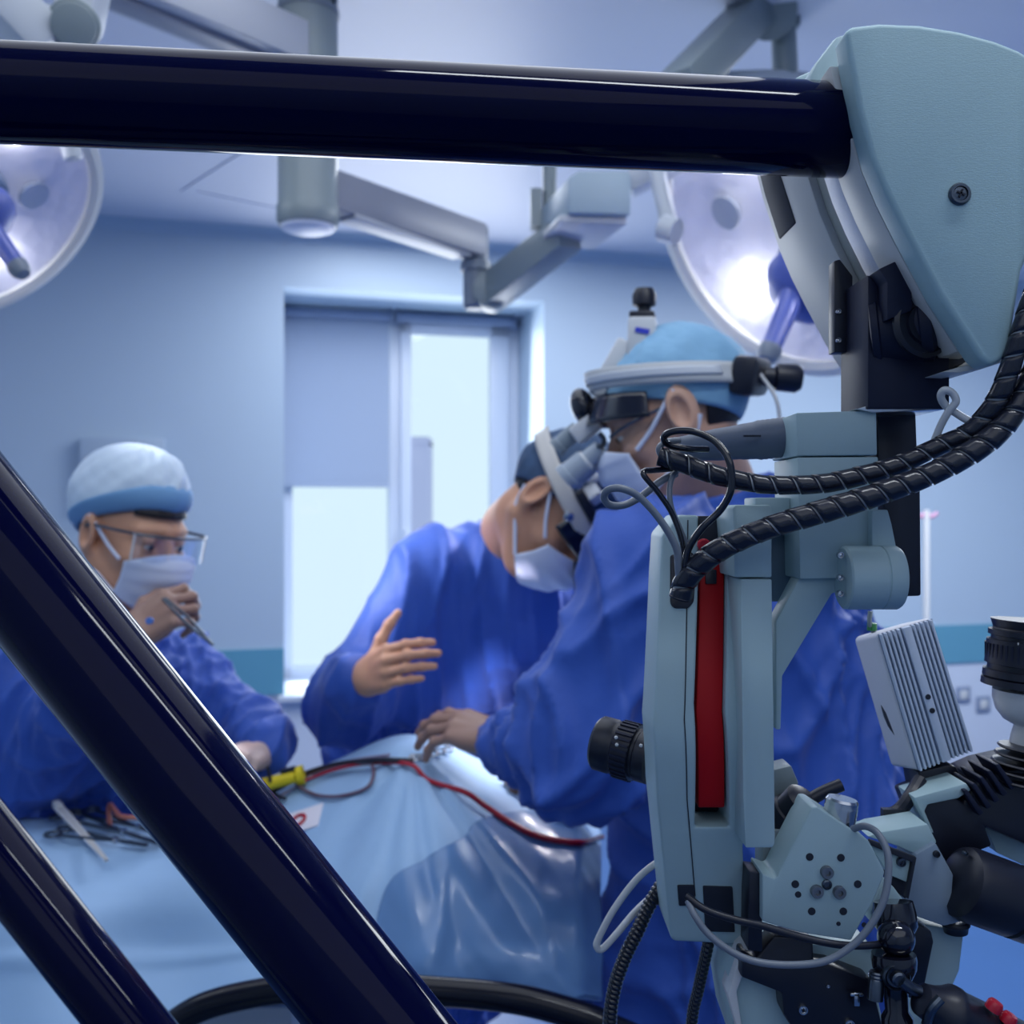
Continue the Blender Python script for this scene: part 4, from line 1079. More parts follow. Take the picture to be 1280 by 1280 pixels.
layer('casing_seam', .6985, .6993, 1.3, 'hole', c2, cv=[(1088, 186), (1110, 240), (1135, 290), (1175, 365)], top=(1190, 186), bev=0)
slot = [(1050, 62), (1062, 110), (1075, 150), (1086, 184)]
layer('dark_slot', .7000, .742, 0, 'hole', c2, cv=slot, close=((1110, 190),), top=(1110, 62), bev=.001)
MB().prism([P(x, y, .66) for x, y in ((986, 108), (994, 96), (1012, 88), (1060, 88), (1060, 160), (986, 160))], (0, .06, 0)).build('top_cap', 'casing', c2, .003)
MB().prism([P(x, y, .615) for x, y in ((1012, 95), (1020, 78), (1046, 44), (1062, 40), (1070, 160), (1012, 160))], (0, .03, 0)).build('rear_cover', 'casing', c2, .003)
# lip below the cover
MB().prism([P(x, y, .575) for x, y in ((1177, 465), (1222, 452), (1240, 440), (1262, 442), (1256, 452), (1228, 461), (1200, 466))], (0, .05, 0)).build('cover_lip', 'cream', head, .001)
def screw(px, py, d, r, parent, cross=True, m='darksteel', name='screw'):
    c = P(px, py, d); f = V((0, -1, 0))
    o = MB().lathe(c + V((0, .001, 0)), f, [(r, 0), (r, .0022), (r * .86, .0034), (r * .66, .0034), (r * .62, .0022), (r * .6, .0026), (0, .003)], 32).build(name, m, parent)
    if cross:
        mb = MB()
        for an in (.4, .4 + math.pi / 2): mb.box(c + V((0, -.0022, 0)), (r * .75, .0012, r * .16), Matrix.Rotation(an, 3, 'Y'))
        mb.build('screw_slot', 'hole', o)
    return o
screw(1199, 243, D0, .0062, head)

# ---- black mount under the head
cl = plate('mount_column', [(1085, 343), (1098, 356), (1108, 373), (1120, 440), (1187, 441), (1187, 505), (1182, 511), (1085, 511)], .600, .05, 'blackm', ms, .0008)
pl_ = plate('side_plate', [(1043, 326), (1050, 324), (1066, 345), (1066, 440), (1043, 440)], .638, .012, 'black', cl, .0006)
for y in (390, 426): screw(1047.5, y, .638, .0018, pl_, False, 'steel')
plate('angle_bracket', [(1109, 400), (1109, 352), (1099, 336), (1131, 321), (1140, 335), (1140, 388)], .585, .03, 'blackm', cl, .0008)
MB().lathe(P(1090, 418, .615), P(1180, 404, .600) - P(1090, 418, .615), [(.016, -.001), (.0225, 0), (.023, .004), (.0215, .005), (.0215, .026), (.0225, .027), (.0225, .033), (.017, .036), (.016, .040), (0, .041)], 56).build('tilt_motor', 'blackm', cl)
MB().lathe(P(1152, 406, .592), V((.25, -.95, .05)), [(.020, 0), (.020, .002), (.0175, .0035), (.017, .002), (.012, .002), (.0115, .004), (0, .004)], 48).build('motor_face', 'black', cl)
plate('recess_panel', [(1128, 322), (1150, 350), (1162, 352), (1223, 446), (1178, 466), (1186, 482), (1130, 470)], .604, .03, 'black', cl, .0008)
plate('bottom_flange', [(1070, 511), (1096, 504), (1186, 505), (1180, 512), (1142, 514), (1092, 516)], .603, .04, 'steel', cl, .0006)
plate('upright_bar', [(1096, 505), (1145, 505), (1147, 560), (1151, 615), (1152, 745), (1120, 746), (1117, 680), (1108, 640), (1098, 620)], .640, .045, 'black', ms, .0015)

# ---- pale body with eyepiece tube, knob and bracket
bd = plate('body_block', [(995, 516), (1092, 513), (1096, 516), (1097, 569), (997, 570)], .606, .06, 'casing', ms, .0012)
plate('body_column', [(997, 571.5), (1098, 571), (1098, 645), (1092, 722), (1000, 724)], .607, .055, 'casing', bd, .001)
plate('curved_flange', [(1090, 638), (1110, 637), (1115, 655), (1120, 680), (1122, 700), (1122, 758), (1119, 762), (1098, 762), (1090, 700)], .600, .05, 'casing', bd, .001)
MB().lathe(P(1053, 722, .598), (1, 0, 0), [(.0175, 0), (.0188, .001), (.0190, .003), (.0190, .0215), (.0184, .022), (.0184, .0225), (.0190, .023), (.0190, .0315), (.018, .033), (0, .033)], 64).build('focus_knob', 'casing', bd)
for y in (694, 722, 742): screw(1050, y, .594, .0022, bd, False, 'steel', 'set_screw')
plate('knob_bracket', [(1005, 711), (1016, 703), (1052, 702), (1052, 738), (1040, 742), (978, 845), (976, 912), (970, 912), (970, 777)], .612, .018, 'casing', bd, .0008)
ev = P(858, 560, .665) - P(995, 545, .640)
et = MB().lathe(P(995, 545, .640), ev, [(.0125, 0)] + [(.0127 + (.0003 if k % 2 else 0), .002 + k * .0016) for k in range(14)] + [(.0122, .0255), (.0119, .030), (.0117, .034), (.0112, .036), (.0106, .050), (.0088, .066), (.0080, .074), (0, .075)], 48).build('side_eyepiece', 'grey_tube', ms)
MB().lathe(P(998, 545, .640), ev, [(.0132, -.004), (.0132, .0012), (.012, .002)], 48).build('clamp_ring', 'steel', et)
MB().box(P(940, 545, .632), (.011, .002, .0012)).build('index_mark', 'hole', et)

# ---- upright housing with the red slide
hs = bplate('slide_housing', [(849, 644), (873, 644), (873, 730), (868, 880), (869, 1034), (912, 1034), (906, 890), (909, 725), (909, 644), (917, 644), (927, 725), (929, 1060), (933, 1176), (928, 1181), (843, 1177), (838, 1172), (821, 1000), (816, 910), (825, 720), (828, 668)], .600, .052, 'casing', ms, .0022, 3)
bplate('slot_back', [(868, 650), (914, 650), (914, 1040), (866, 1040)], .632, .01, 'hole', hs, 0)
rp = [(875, 672), (906, 672), (905, 760), (903, 890), (906, 1010), (873, 1010), (870, 890), (874, 760)]
rs_ = bplate('red_slide', rp, .606, .022, 'red', hs, .0012)
bplate('slide_stop', [(882, 712), (896, 712), (896, 730), (882, 730)], .6045, .01, 'black', rs_, .0006)
bplate('top_recess', [(874, 645), (911, 645), (911, 676), (874, 676)], .603, .01, 'hole', hs, .0006)
MB().lathe(P(879, 681, .622), (0, -1, 0), [(.004, 0), (.004, .003), (.003, .004), (0, .004)], 24).build('red_button', 'red_gloss', rs_)
bplate('cable_socket', [(838, 694), (866, 690), (871, 700), (868, 752), (861, 761), (843, 761), (838, 755)], .5985, .008, 'black', hs, .0015)
for pts in ([(847, 1107), (868, 1107), (870, 1132), (849, 1133)], [(879, 1108), (916, 1109), (919, 1166), (882, 1165)]):
    bplate('port', pts, .5985, .008, 'hole', hs, .0008)
bplate('panel_seam', [(859.4, 650), (858.4, 740), (854.9, 900), (858.4, 1000), (868.4, 1120), (869.6, 1120), (859.6, 1000), (856.1, 900), (859.6, 740), (860.6, 650)], .5994, .002, 'hole', hs, 0)
gp = plate('guide_panel', [(926, 724), (965, 724), (969, 1055), (966, 1060), (932, 1060), (929, 1000)], .586, .05, 'casing', hs, .0010)
plate('guide_cap', [(916, 634), (920, 631), (962, 631), (965, 635), (965, 722), (926, 722), (918, 722)], .588, .05, 'casing', hs, .0012)
plate('guide_block', [(944, 622), (988, 622), (988, 660), (944, 660)], .625, .03, 'casing', hs, .001)
plate('guide_side', [(960, 650), (991, 650), (991, 752), (960, 752)], .640, .012, mat('dark_teal_plate', (.10, .16, .22), .5), hs, .001)
# camera lens sticking out behind the housing
lv = P(741, 926, .712) - P(818, 948, .69)
ln = MB().lathe(P(818, 948, .69), lv, [(.017, 0), (.0185, .002), (.0185, .010), (.0175, .011), (.0175, .013), (.0195, .0135), (.0195, .026), (.0185, .027), (.0185, .030), (.0192, .031), (.0192, .041), (.0175, .043), (.016, .043), (.015, .038), (0, .037)], 48).build('camera_lens', 'black', ms)
mb = MB(); q_ = lv.normalized().to_track_quat('Z', 'Y').to_matrix()
for k in range(30):
    an = 2 * math.pi * k / 30; c = P(818, 948, .69) + lv.normalized() * .0198 + q_ @ V((.0196 * math.cos(an), .0196 * math.sin(an), 0))
    mb.box(c, (.0018, .0018, .012), q_ @ Matrix.Rotation(an, 3, 'Z'))
mb.build('focus_grip', 'blackm', ln)
for dx_, dy_ in ((770, 922), (771, 931), (801, 932)):
    MB().ell(P(dx_, dy_, .655), .0012, n=10, m=6).build('index_dot', 'enamel', ln)

# ---- lower joint plate with bolts
jp = plate('joint_plate', [(1015, 1009), (1022, 1009), (1060, 1034), (1086, 1051), (1106, 1090), (1104, 1098), (1092, 1126), (1064, 1176), (1000, 1166), (953, 1152), (953, 1092), (968, 1098), (972, 1096), (990, 1058)], .598, .030, 'casing', ms, .0016, 3)
for x, y, r in ((1012, 1071, .0023), (1051, 1072, .0023), (994, 1105, .0023), (1072, 1105, .0023), (997.5, 1118, .0019), (1014.5, 1139, .0023), (1054, 1139, .0023), (1048, 1154.5, .0013), (1080, 1156, .0015)):
    MB().lathe(P(x, y, .5981), (0, -1, 0), [(r, 0), (r, .0004), (0, .0005)], 20).build('bolt_hole', 'hole', jp)
for x, y in ((1032.5, 1089), (1020, 1113), (1048, 1114)):
    MB().lathe(P(x, y, .5985), (0, -1, 0), [(.0038, 0), (.0038, .0032), (.0034, .0038), (.0018, .0038), (.0016, .002), (0, .002)], 24).build('hex_bolt', mat('bolt_steel', (.22, .24, .27), .35, metal=.8), jp)
MB().lathe(P(1033, 1105, .5985), (0, -1, 0), [(.003, 0), (.003, .0015), (.002, .002), (.0018, .0008), (0, .0008)], 24).build('centre_bolt', 'darksteel', jp)
MB().lathe(P(1047, 1036, .612), P(1053, 998, .612) - P(1047, 1036, .612), [(.0098, 0), (.0100, .001)] + [(.0100 - (.0003 if k % 2 else 0), .002 + .0014 * k) for k in range(10)] + [(.0098, .0175), (.0088, .019), (0, .019)], 40).build('silver_knob', 'steel', jp)
plate('black_upright', [(937, 1090), (953, 1092), (953, 1190), (935, 1188)], .605, .02, 'black', jp, .0006)
kn_ = MB().lathe(P(966, 1040, .65), P(1014, 990, .63) - P(966, 1040, .65), [(.012, 0), (.0135, .002), (.0135, .022), (.0120, .023), (.0120, .034), (.009, .036), (0, .036)], 40).build('black_knob', 'black', ms)
plate('knob_block', [(968, 962), (989, 957), (999, 980), (984, 994), (968, 998)], .655, .02, 'column', kn_, .001)
MB().tube([P(1012, 1000, .64), P(1030, 990, .64), P(1052, 981, .64)], .0042, 12, 6).build('lever', 'black', kn_)
plate('lower_wedge', [(953, 1040), (990, 1036), (1000, 1056), (972, 1096), (953, 1090)], .630, .02, 'column', jp, .0008)

# ---- foot of the joint
ft = plate('lower_body', [(934, 1183), (948, 1186), (1018, 1180), (1095, 1186), (1094, 1228), (1110, 1300), (1075, 1420), (960, 1420), (918, 1300), (908, 1238), (918, 1196)], .625, .06, 'casing', ms, .003)
plate('lower_edge', [(926, 1192), (934, 1183), (940, 1190), (921, 1240), (928, 1285), (922, 1290), (910, 1245)], .618, .02, 'enamel', ft, .001)
plate('black_frame', [(928, 1192), (946, 1198), (968, 1170), (1017, 1174), (1018, 1204), (1040, 1207), (1090, 1226), (1108, 1300), (1000, 1300), (979, 1268), (977, 1242), (926, 1222)], .610, .018, 'black', ft, .002)
for x, y, r in ((1003, 1261, .0032), (1061, 1279, .0034), (1034, 1231, .0012), (1088, 1222, .0026)):
    screw(x, y, .6105, r, ft, r > .003, 'steel', 'frame_screw')
MB().box(P(1070, 1248, .606), (.0035, .004, .008)).box(P(1070, 1242, .606), (.008, .004, .0018)).build('toggle', 'steel', ft, .0005)

# ---- ball joint and handle
bj = MB().lathe(P(1118, 1140, .604), V((.05, -.25, -1)), [(.0115, -.006), (.0125, 0), (.0125, .008), (.010, .012)], 40).ell(P(1120, 1172, .592), .0108).build('ball_joint', 'black_gloss', ms)
MB().lathe(P(1117, 1192, .590), V((.02, -.1, -1)), [(.0125, 0), (.0130, .003), (.0125, .008), (.0095, .014), (.007, .020), (.0065, .032), (.009, .036), (.009, .046), (0, .047)], 40).build('clamp_socket', 'black_gloss', bj)
cr = P(1122, 1222, .578)
MB().lathe(cr + V((0, .008, 0)), (0, -1, 0), [(.0078, 0), (.0082, .002), (.0082, .007), (.0072, .0085), (.006, .0075), (.0045, .0075), (.0042, .011), (.003, .012), (0, .012)], 36).build('clamp_screw', 'darksteel', bj)
MB().lathe(P(1096, 1214, .585), V((-.1, -.1, -1)), [(.004, 0), (.0045, .001), (.004, .002), (.0045, .003), (.004, .004), (.0045, .005), (.0045, .016), (0, .016)], 24).build('spring_pin', 'darksteel', bj)
MB().tube([P(1126, 1226, .575), P(1140, 1236, .575), P(1150, 1240, .575)], .0035, 12, 6).build('link_rod', 'darksteel', bj)
hd_ = V((.86, .12, -.46)).normalized(); h0 = P(1146, 1246, .575)
hn = MB().lathe(h0, hd_, [(.004, 0), (.009, .003), (.0105, .010), (.013, .016), (.0155, .020), (.0155, .024), (.0145, .026), (.0150, .060), (.014, .095), (0, .097)], 36).build('control_handle', 'black', ms)
for k, (x, y) in enumerate(((1240, 1260), (1258, 1276))):
    MB().lathe(P(x, y + 2, .572), V((.46, -.12, .86)), [(.0045, 0), (.0045, .004), (.0036, .0055), (0, .0058)], 24).build('red_button', 'red_gloss', hn)
MB().tube([P(1158, 1280, .57), P(1164, 1262, .562), P(1176, 1248, .562)], .0028, 10, 6).build('handle_clip', 'darksteel', hn)

# ---- right-hand bracket
br = plate('side_bracket', [(1145, 1068), (1170, 1054), (1192, 1094), (1190, 1122), (1210, 1142), (1205, 1152), (1180, 1158), (1134, 1142), (1132, 1118)], .650, .03, mat('dark_casing', (.20, .27, .36), .5), ms, .0012)
plate('bracket_top', [(1084, 1046), (1100, 1040), (1160, 1030), (1172, 1054), (1146, 1069), (1122, 1058)], .655, .03, 'casing', br, .0015)
plate('bolt_plate', [(1086, 1054), (1140, 1078), (1136, 1104), (1112, 1094)], .640, .012, 'casing', br, .0008)
plate('dark_edge', [(1112, 1093), (1136, 1103), (1132, 1124), (1113, 1110)], .645, .012, 'hole', br, .0005)
plate('edge_strip', [(1088, 1050), (1146, 1072), (1136, 1124), (1132, 1122), (1140, 1078), (1086, 1056)], .637, .004, 'hole', br, .0004)
screw(1126, 1077, .640, .0032, br, True, 'darksteel'); screw(1170, 1067, .650, .0022, br, False, 'hole')
plate('rounded_wedge', [(1106, 1098), (1118, 1110), (1136, 1134), (1142, 1150), (1132, 1164), (1094, 1160), (1088, 1140)], .622, .02, 'casing', br, .0015)
plate('leg', [(1142, 1152), (1206, 1164), (1200, 1214), (1186, 1246), (1178, 1300), (1150, 1300), (1152, 1235)], .668, .03, 'casing', br, .002)
plate('leg_cover', [(1118, 1150), (1150, 1156), (1165, 1164), (1168, 1178), (1156, 1236), (1140, 1250), (1120, 1240)], .655, .02, 'black', br, .002)
MB().lathe(P(1194, 1150, .660), V((.05, 0, -1)), [(.0085, 0), (.0092, .001), (.0092, .003), (.0082, .004), (.0075, .008), (0, .008)], 32).build('cup', 'black', br)

# ---- ribbed box (heat sink camera)
B_, C_, C2_, B2_ = (1095, 791), (1165, 771), (1217, 938), (1146, 965); dB = .70
offb = P(1066, 797, .752) - P(1095, 791, .70)
bxp = MB().prism([P(*p, dB) for p in (B_, C_, C2_, B2_)], offb).build('camera_box', 'finwhite', ms, .004, 4)
def onface(u, v, dd=0):
    a = V((B_[0], B_[1])).lerp(V((C_[0], C_[1])), u); b = V((B2_[0], B2_[1])).lerp(V((C2_[0], C2_[1])), u); p = a.lerp(b, v)
    return P(p.x, p.y, dB) + V((0, dd, 0))
mb = MB(); mb.prism([onface(.02, .012), onface(.985, .012), onface(.985, .985), onface(.02, .985)], (0, -.0006, 0)); mb.build('fin_plate', mat('fin_valley', (.20, .26, .38), .5), bxp)
def rib(u0, u1):
    MB().prism([onface(u0, .012, -.0042), onface(u1, .012, -.0042), onface(u1, .99, -.0042), onface(u0, .99, -.0042)], (0, .004, 0)).build('fin', 'fin', bxp, .0005)
for k in range(5): rib(.03 + k * .077, .03 + k * .077 + .042)
rib(.425, .575)
for k in range(5): rib(.605 + k * .077, .605 + k * .077 + .042)
for v in (.52, .62):
    c = onface(.50, v, -.0044); MB().lathe(c, (0, -1, 0), [(.0019, 0), (.0019, .0004), (0, .0005)], 16).build('hole', 'hole', bxp)
nrm = (P(*B2_, dB) - P(*B_, dB)).cross(offb).normalized(); nrm = -nrm if nrm.x > 0 else nrm
o1 = P(*B_, dB) + offb * .55; vd = P(*B2_, dB) - P(*B_, dB)
mb = MB(); sl_ = [o1 + vd * t + offb * s + nrm * .0004 for t, s in ((.52, .08), (.58, -.02), (.66, -.06), (.74, -.10), (.68, .04), (.60, .10))]
mb.prism(sl_, -nrm * .002); mb.build('side_slot', 'hole', bxp)
MB().tube([P(1088, 764, .72), P(1087, 778, .72), P(1092, 790, .722)], .0018, 8, 6).build('lead', 'column', bxp)
MB().lathe(P(1090, 788, .722), (0, 0, 1), [(.0035, 0), (.0035, .005), (0, .006)], 16).build('green_connector', mat('green_plastic', (.03, .22, .06), .4), bxp)
nk = plate('camera_neck', [(1147, 965), (1186, 956), (1196, 958), (1204, 980), (1152, 994)], .705, .03, 'black', ms, .002)
plate('neck_bracket', [(1143, 997), (1208, 979), (1214, 988), (1198, 998), (1160, 1006), (1156, 1014), (1168, 1042), (1162, 1040)], .676, .03, 'casing', nk, .001)
MB().tube([P(1150, 975, .70), P(1138, 995, .69), P(1125, 1012, .69), P(1106, 1022, .69)], .0048, 10, 6).box(P(1117, 1016, .688), (.016, .006, .006)).build('lever', 'black', nk)
# ---- black assembly at the edge
as_ = plate('optics_carrier', [(1151, 1006), (1160, 1002), (1187, 992), (1205, 1003), (1225, 977), (1250, 966), (1320, 950), (1330, 1070), (1282, 1056), (1232, 1034), (1241, 1058), (1225, 1064), (1206, 1078), (1194, 1098), (1172, 1060)], .680, .05, 'black', ms, .002)
plate('carrier_gap', [(1232, 1034), (1284, 1056), (1330, 1074), (1330, 1096), (1280, 1082), (1246, 1066)], .700, .03, 'casing', as_, .001)
for k in range(5):
    x, y = 1204 + k * 10, 1002 - k * 8
    mb = MB(); mb.prism([P(x, y - 14, .672), P(x + 5, y - 15, .672), P(x + 26, y + 14, .672), P(x + 20, y + 18, .672)], (0, .03, 0)); mb.build('blade', 'blackm', as_, .0006)
for k in range(5):
    c = P(1290, 936 + k * 10, .69); MB().lathe(c, V((.1, 0, 1)), [(.0, -.0012), (.021 + .002 * k, -.001), (.022 + .002 * k, 0), (.021 + .002 * k, .001), (0, .0012)], 40).build('bellows_ring', 'black', as_)
av = P(1292, 1136, .655) - P(1205, 1104, .650)
ep = MB().lathe(P(1196, 1100, .650), av, [(.018, 0), (.0225, .003), (.0238, .008), (.0238, .038), (.0225, .039), (.0225, .041), (.0238, .042), (.0238, .07), (0, .071)], 48).build('black_eyepiece', 'black', ms)
screw(1206, 1066, .648, .0016, as_, False, 'darksteel')
# lens barrel at the right with white cup below
c = P(1292, 776, .70)
lb = MB().lathe(c, V((-.06, 0, -1)), [(.022, 0), (.0275, .0), (.0255, .006), (.026, .007), (.0285, .0075), (.0285, .011), (.0265, .0115), (.0265, .014), (.0292, .0145), (.0298, .031), (.0278, .0315), (.0278, .035), (.0305, .0355), (.0308, .040), (.0295, .041), (.0312, .0415), (.0315, .046), (.025, .047), (0, .047)], 64).build('objective_lens', 'black', ms)
mb = MB()
for k in range(46):
    an = 2 * math.pi * k / 46; p = c + V((-.06 * .022, 0, -.022)) + V((.0291 * math.cos(an), .0291 * math.sin(an), 0)); mb.box(p, (.0016, .0016, .013), Matrix.Rotation(an, 3, 'Z'))
mb.build('grip_ridge', 'blackm', lb)
mb = MB()
for k, (x, y, w) in enumerate(((1254, 800, 1), (1261, 801, 1), (1268, 802, 1), (1275, 802, 1), (1260, 809, 2), (1272, 811, 2), (1258, 822, 6), (1272, 823, 7))):
    p = P(x, y, .70); ang = math.asin(max(-.99, min(.99, (p.x - c.x) / .0297))); mb.box((p.x, c.y - .0299 * math.cos(ang), p.z), (.0006 * w, .0008, .0016 if w < 3 else .0012), Matrix.Rotation(ang, 3, 'Z'))
mb.build('scale_mark', 'enamel', lb)
MB().lathe(P(1291, 862, .70), (0, 0, -1), [(.0258, 0), (.026, .006), (.024, .014), (.019, .021), (.012, .025), (.014, .032), (.0155, .040), (.012, .046), (0, .046)], 56).build('white_cup', 'enamel', lb)

# ================================================================== cords
M['black_wrap'] = mat('black_spiral_wrap', (.010, .012, .024), .25, coat=.1)
def spiral(label, pts, r, ph=0, pitch=.0125, gap=.09):
    rt = thing('spiral_wrapped_cord', label, 'cord', P(*pts[0]), 'spiral wrapped cords')
    path = smooth_path([P(*p) for p in pts], 26); n = 26
    MB().tube(path, r * .82, 12, raw=True).build('inner_cord', 'white_cable', rt)
    # helical ribbon: turn angle along one way, ribbon width along the other
    Ls = [0]; fr = []; up = None
    for i, p in enumerate(path):
        t = (path[min(i + 1, len(path) - 1)] - path[max(i - 1, 0)]).normalized()
        up = t.orthogonal().normalized() if up is None else (up - t * up.dot(t)).normalized(); fr.append((up.copy(), t.cross(up)))
        if i: Ls.append(Ls[-1] + (p - path[i - 1]).length)
    def at(sv):
        sv = min(max(sv, 0), Ls[-1] - 1e-6); lo, hi = 0, len(Ls) - 2
        while lo < hi:
            m_ = (lo + hi + 1) // 2
            if Ls[m_] <= sv: lo = m_
            else: hi = m_ - 1
        k = (sv - Ls[lo]) / (Ls[lo + 1] - Ls[lo]); return path[lo].lerp(path[lo + 1], k), fr[lo][0].lerp(fr[lo + 1][0], k).normalized(), fr[lo][1].lerp(fr[lo + 1][1], k).normalized()
    n = 22; NT = int((Ls[-1] / pitch) * n); vs = []; fs = []; W = 5
    for i in range(NT + 1):
        an = 2 * math.pi * i / n
        for j in range(W):
            sv = pitch * (i / n - 1 + (1 - gap) * j / (W - 1)); p, u_, s_ = at(sv)
            rr_ = r * (1.03 - .06 * (j / (W - 1))) * (1 + .03 * math.sin(sv * 70 + ph))
            vs.append(p + u_ * (rr_ * math.cos(an)) + s_ * (rr_ * math.sin(an)))
    for i in range(NT):
        for j in range(W - 1):
            fs.append((i * W + j, i * W + j + 1, (i + 1) * W + j + 1, (i + 1) * W + j))
    mb = MB(); mb.add(vs, fs); o = mb.build('spiral_wrap', 'black_wrap', rt)
    sdf = o.modifiers.new('thick', 'SOLIDIFY'); sdf.thickness = .0012; sdf.offset = -1
spiral('black spiral wrapped cord arching from the small loops to behind the head, upper of two', [(826, 571, .585), (851, 578, .583), (886, 591, .582), (917, 599, .580), (960, 606, .578), (1022, 605, .576), (1067, 597, .575), (1120, 582, .573), (1177, 556, .570), (1212, 540, .565), (1236, 515, .560), (1251, 490, .556), (1264, 455, .553), (1276, 415, .550), (1300, 350, .550), (1340, 300, .555)], .0056)
spiral('black spiral wrapped cord running down to the socket beside the red slide', [(851, 745, .582), (856, 728, .580), (872, 708, .576), (905, 684, .570), (960, 660, .564), (1022, 641, .562), (1072, 626, .560), (1110, 613, .559), (1160, 594, .558), (1210, 568, .556), (1247, 540, .556), (1274, 505, .556), (1290, 470, .555), (1310, 430, .553), (1350, 370, .556)], .0066, .4)
def cord(label, pts, r, m, name='cord', grp='thin cords on the microscope'):
    o = MB().tube([P(*p) for p in pts], r, 12, 10).build(name, m); return tag(o, label, 'cord', grp)
cord('thin black cord curling in a wide loop over the spiral wrapped cord', [(856, 720, .578), (860, 688, .575), (877, 661, .572), (901, 637, .570), (914, 611, .566), (912, 578, .566), (895, 553, .572), (869, 540, .576), (843, 539, .58), (830, 546, .585), (836, 556, .59), (860, 561, .592), (884, 562, .60)], .0021, 'black_gloss')
cord('grey cord with the loop reaching furthest toward the bent surgeon', [(850, 735, .580), (848, 710, .578), (845, 684, .576), (826, 651, .574), (800, 622, .572), (778, 611, .570), (761, 612, .572), (755, 621, .576), (762, 631, .580), (781, 631, .584), (802, 620, .587), (825, 602, .590), (845, 592, .595)], .0022, 'grey_cable')
cord('thin black cord bent sharply between the two grey cords', [(852, 730, .583), (855, 690, .581), (842, 646, .580), (823, 616, .578), (806, 596, .576), (805, 589, .578), (816, 588, .582), (840, 586, .590)], .0017, 'black_gloss')
cord('short grey cord rising straight behind the black bent cord', [(856, 725, .588), (860, 690, .587), (849, 659, .586), (839, 634, .586), (837, 611, .588), (842, 594, .590), (853, 583, .594)], .0017, mat('slate_cable', (.18, .21, .26), .3))
cord('grey cord hooked tightly at the start of the upper spiral wrap', [(850, 550, .596), (834, 552, .594), (824, 560, .592), (828, 570, .594), (846, 576, .60)], .0019, 'grey_cable')
cord('white cord twisted in a small loop under the black mount', [(1166, 556, .575), (1176, 532, .57), (1186, 514, .566), (1195, 502, .564), (1190, 491, .564), (1180, 488, .564), (1176, 496, .566), (1182, 507, .568), (1196, 517, .568), (1212, 526, .566), (1228, 526, .564)], .0022, 'white_cable')
cord('pale grey cord hanging in a long narrow loop beside the pale housing edge', [(850, 1066, .70), (828, 1074, .69), (797, 1098, .68), (768, 1136, .675), (749, 1171, .675), (746, 1183, .675), (753, 1186, .676), (771, 1167, .68), (793, 1141, .69), (815, 1121, .70), (850, 1098, .70)], .0024, 'white_cable')
def ribbed(label, pts, r):
    rt = thing('corrugated_cord', label, 'cord', P(*pts[0]), 'corrugated black cords')
    path = smooth_path([P(*p) for p in pts], 60)
    # ribs spaced along the hose
    L = [0]
    for a, b in zip(path, path[1:]): L.append(L[-1] + (b - a).length)
    T_ = L[-1]; n = int(T_ / .0011); out = []; j = 0
    for i in range(n + 1):
        s = T_ * i / n
        while j < len(L) - 2 and L[j + 1] < s: j += 1
        out.append(path[j].lerp(path[j + 1], (s - L[j]) / max(1e-9, L[j + 1] - L[j])))
    MB().tube(out, lambda t: r * (1 + .07 * (1 if int(round(t * n)) % 3 else -1)), 14, raw=True).build('hose', 'black_gloss', rt)
ribbed('black corrugated cord curving down in front of the blue gown', [(845, 1080, .70), (829, 1103, .69), (812, 1131, .685), (797, 1164, .68), (781, 1197, .68), (768, 1236, .68), (762, 1290, .68), (764, 1420, .69), (775, 1700, .72)], .0047)
ribbed('black corrugated cord hanging straight from under the pale housing', [(888, 1165, .66), (883, 1190, .66), (873, 1236, .665), (864, 1285, .67), (858, 1420, .68), (860, 1700, .72)], .0038)
cord('black cord crossing from the square port to under the joint plate', [(858, 1120, .595), (882, 1137, .588), (917, 1149, .585), (952, 1157, .585), (1000, 1171, .585), (1050, 1181, .585), (1095, 1181, .590), (1130, 1172, .61)], .0022, 'black')
cord('long grey cord swinging round below the joint plate to the silver knob', [(860, 1126, .594), (869, 1145, .588), (886, 1168, .585), (917, 1191, .582), (950, 1203, .580), (995, 1206, .578), (1035, 1200, .576), (1070, 1178, .574), (1095, 1146, .573), (1108, 1112, .574), (1110, 1070, .578), (1098, 1043, .585), (1082, 1033, .592), (1066, 1036, .600)], .0021, 'grey_cable')
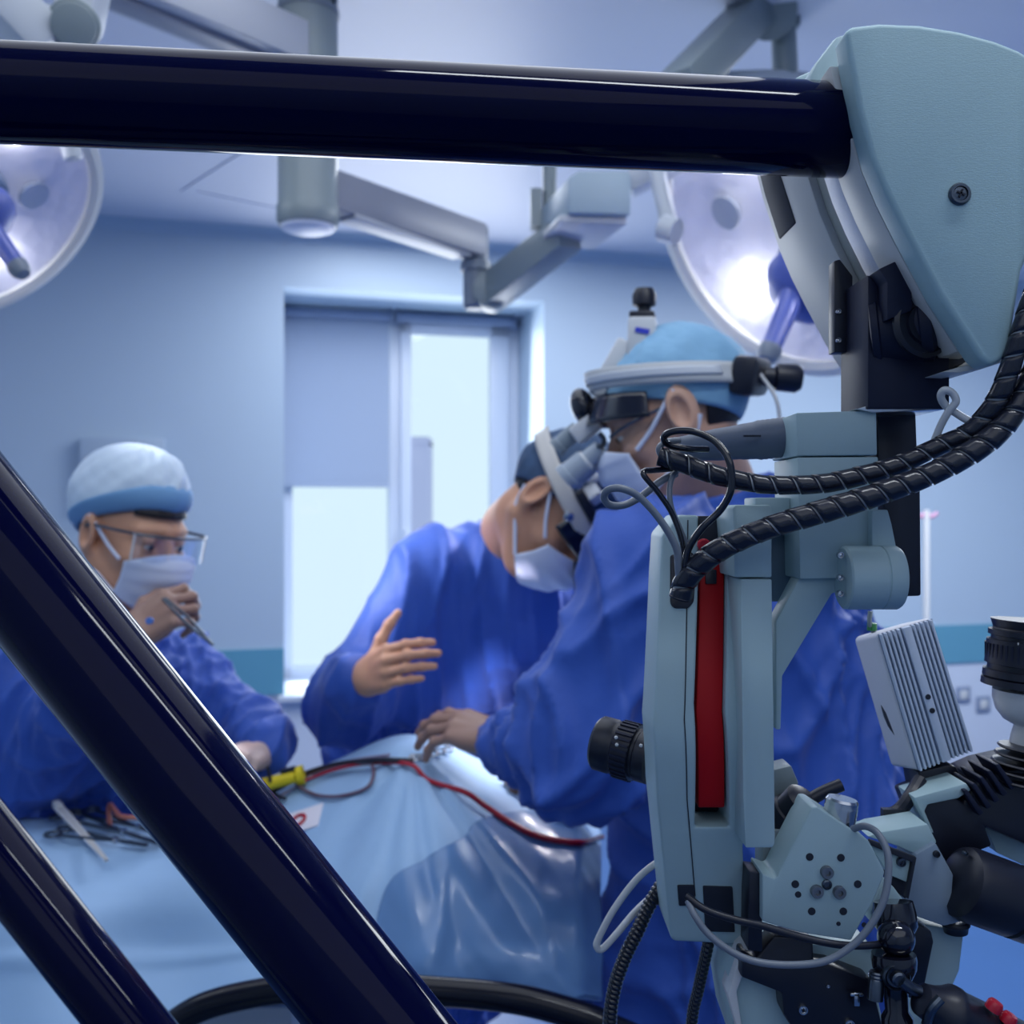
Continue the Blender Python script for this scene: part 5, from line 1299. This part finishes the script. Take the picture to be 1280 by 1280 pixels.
# ================================================================== light, sky, camera
sc = bpy.context.scene
w = bpy.data.worlds.new('sky'); sc.world = w; w.use_nodes = True
bg = w.node_tree.nodes['Background']; bg.inputs['Color'].default_value = (.70, .88, 1, 1); bg.inputs['Strength'].default_value = 1.05
def area(name, loc, size, power, col, to=None, sy=None):
    l = bpy.data.lights.new(name, 'AREA'); l.energy = power; l.color = col; l.size = size
    if sy: l.shape = 'RECTANGLE'; l.size_y = sy
    o = bpy.data.objects.new(name, l); C.objects.link(o); o.location = loc
    d = (V(to) - V(loc)) if to is not None else V((0, 0, -1))
    o.rotation_euler = d.to_track_quat('-Z', 'Y').to_euler(); return o
BL = (.88, .94, 1)
area('ceiling_and_fill_light', (-.2, 3.9, CEIL - .03), 1.2, 27, BL)
area('ceiling_and_fill_light', (-1.9, 1.9, CEIL - .03), 1.2, 8, BL)
area('ceiling_and_fill_light', (2.1, 3.5, CEIL - .03), 1.2, 85, BL)  # unseen overhead light, set here to brighten the right wall
area('ceiling_and_fill_light', (-.2, 1.35, CEIL - .03), 1.7, 14, BL)  # added fill between camera and table to light the gown fronts
area('ceiling_and_fill_light', (.3, -2.0, CEIL - .03), 3.6, 31, BL)  # added wide dim fill behind the camera for the microscope's front
area('ceiling_and_fill_light', (.60, .36, CEIL - .03), .9, 9, BL, sy=.08)
area('window_daylight', RW((WL + WR) / 2, .30, 1.5), 1.2, 26, (.92, .96, 1), RW((WL + WR) / 2 + .1, -3, 1.2), 1.8)
def spot(name, loc, to, power, col, ang, blend=.6, r=.12):
    l = bpy.data.lights.new(name, 'SPOT'); l.energy = power; l.color = col; l.spot_size = ang; l.spot_blend = blend; l.shadow_soft_size = r
    o = bpy.data.objects.new(name, l); C.objects.link(o); o.location = loc
    o.rotation_euler = (V(to) - V(loc)).to_track_quat('-Z', 'Y').to_euler(); return o
spot('surgical_lamp_beam', C1 + a1.normalized() * .22, P(610, 850, 1.98), 130, (1, .95, 1), .55)
spot('surgical_lamp_beam', C2 + a2.normalized() * .24, P(590, 800, 2.0), 75, (.92, .92, 1), .46)
spot('headlamp_beam', BEAM[0], P(622, 845, 2.0), 85, (.95, .88, 1), .30, .9, .02)
cam = bpy.data.cameras.new('camera'); co = bpy.data.objects.new('camera', cam); C.objects.link(co)
co.location = (0, 0, H); co.rotation_euler = (math.pi / 2, 0, 0)
cam.sensor_width = 36; cam.lens = F / 1280 * 36; cam.clip_start = .02
cam.dof.use_dof = True; cam.dof.focus_distance = .60; cam.dof.aperture_fstop = 9.0
sc.camera = co
sc.view_settings.view_transform = 'Standard'; sc.view_settings.look = 'None'
sc.view_settings.gamma = 1; sc.view_settings.use_curve_mapping = False; sc.view_settings.exposure = 0
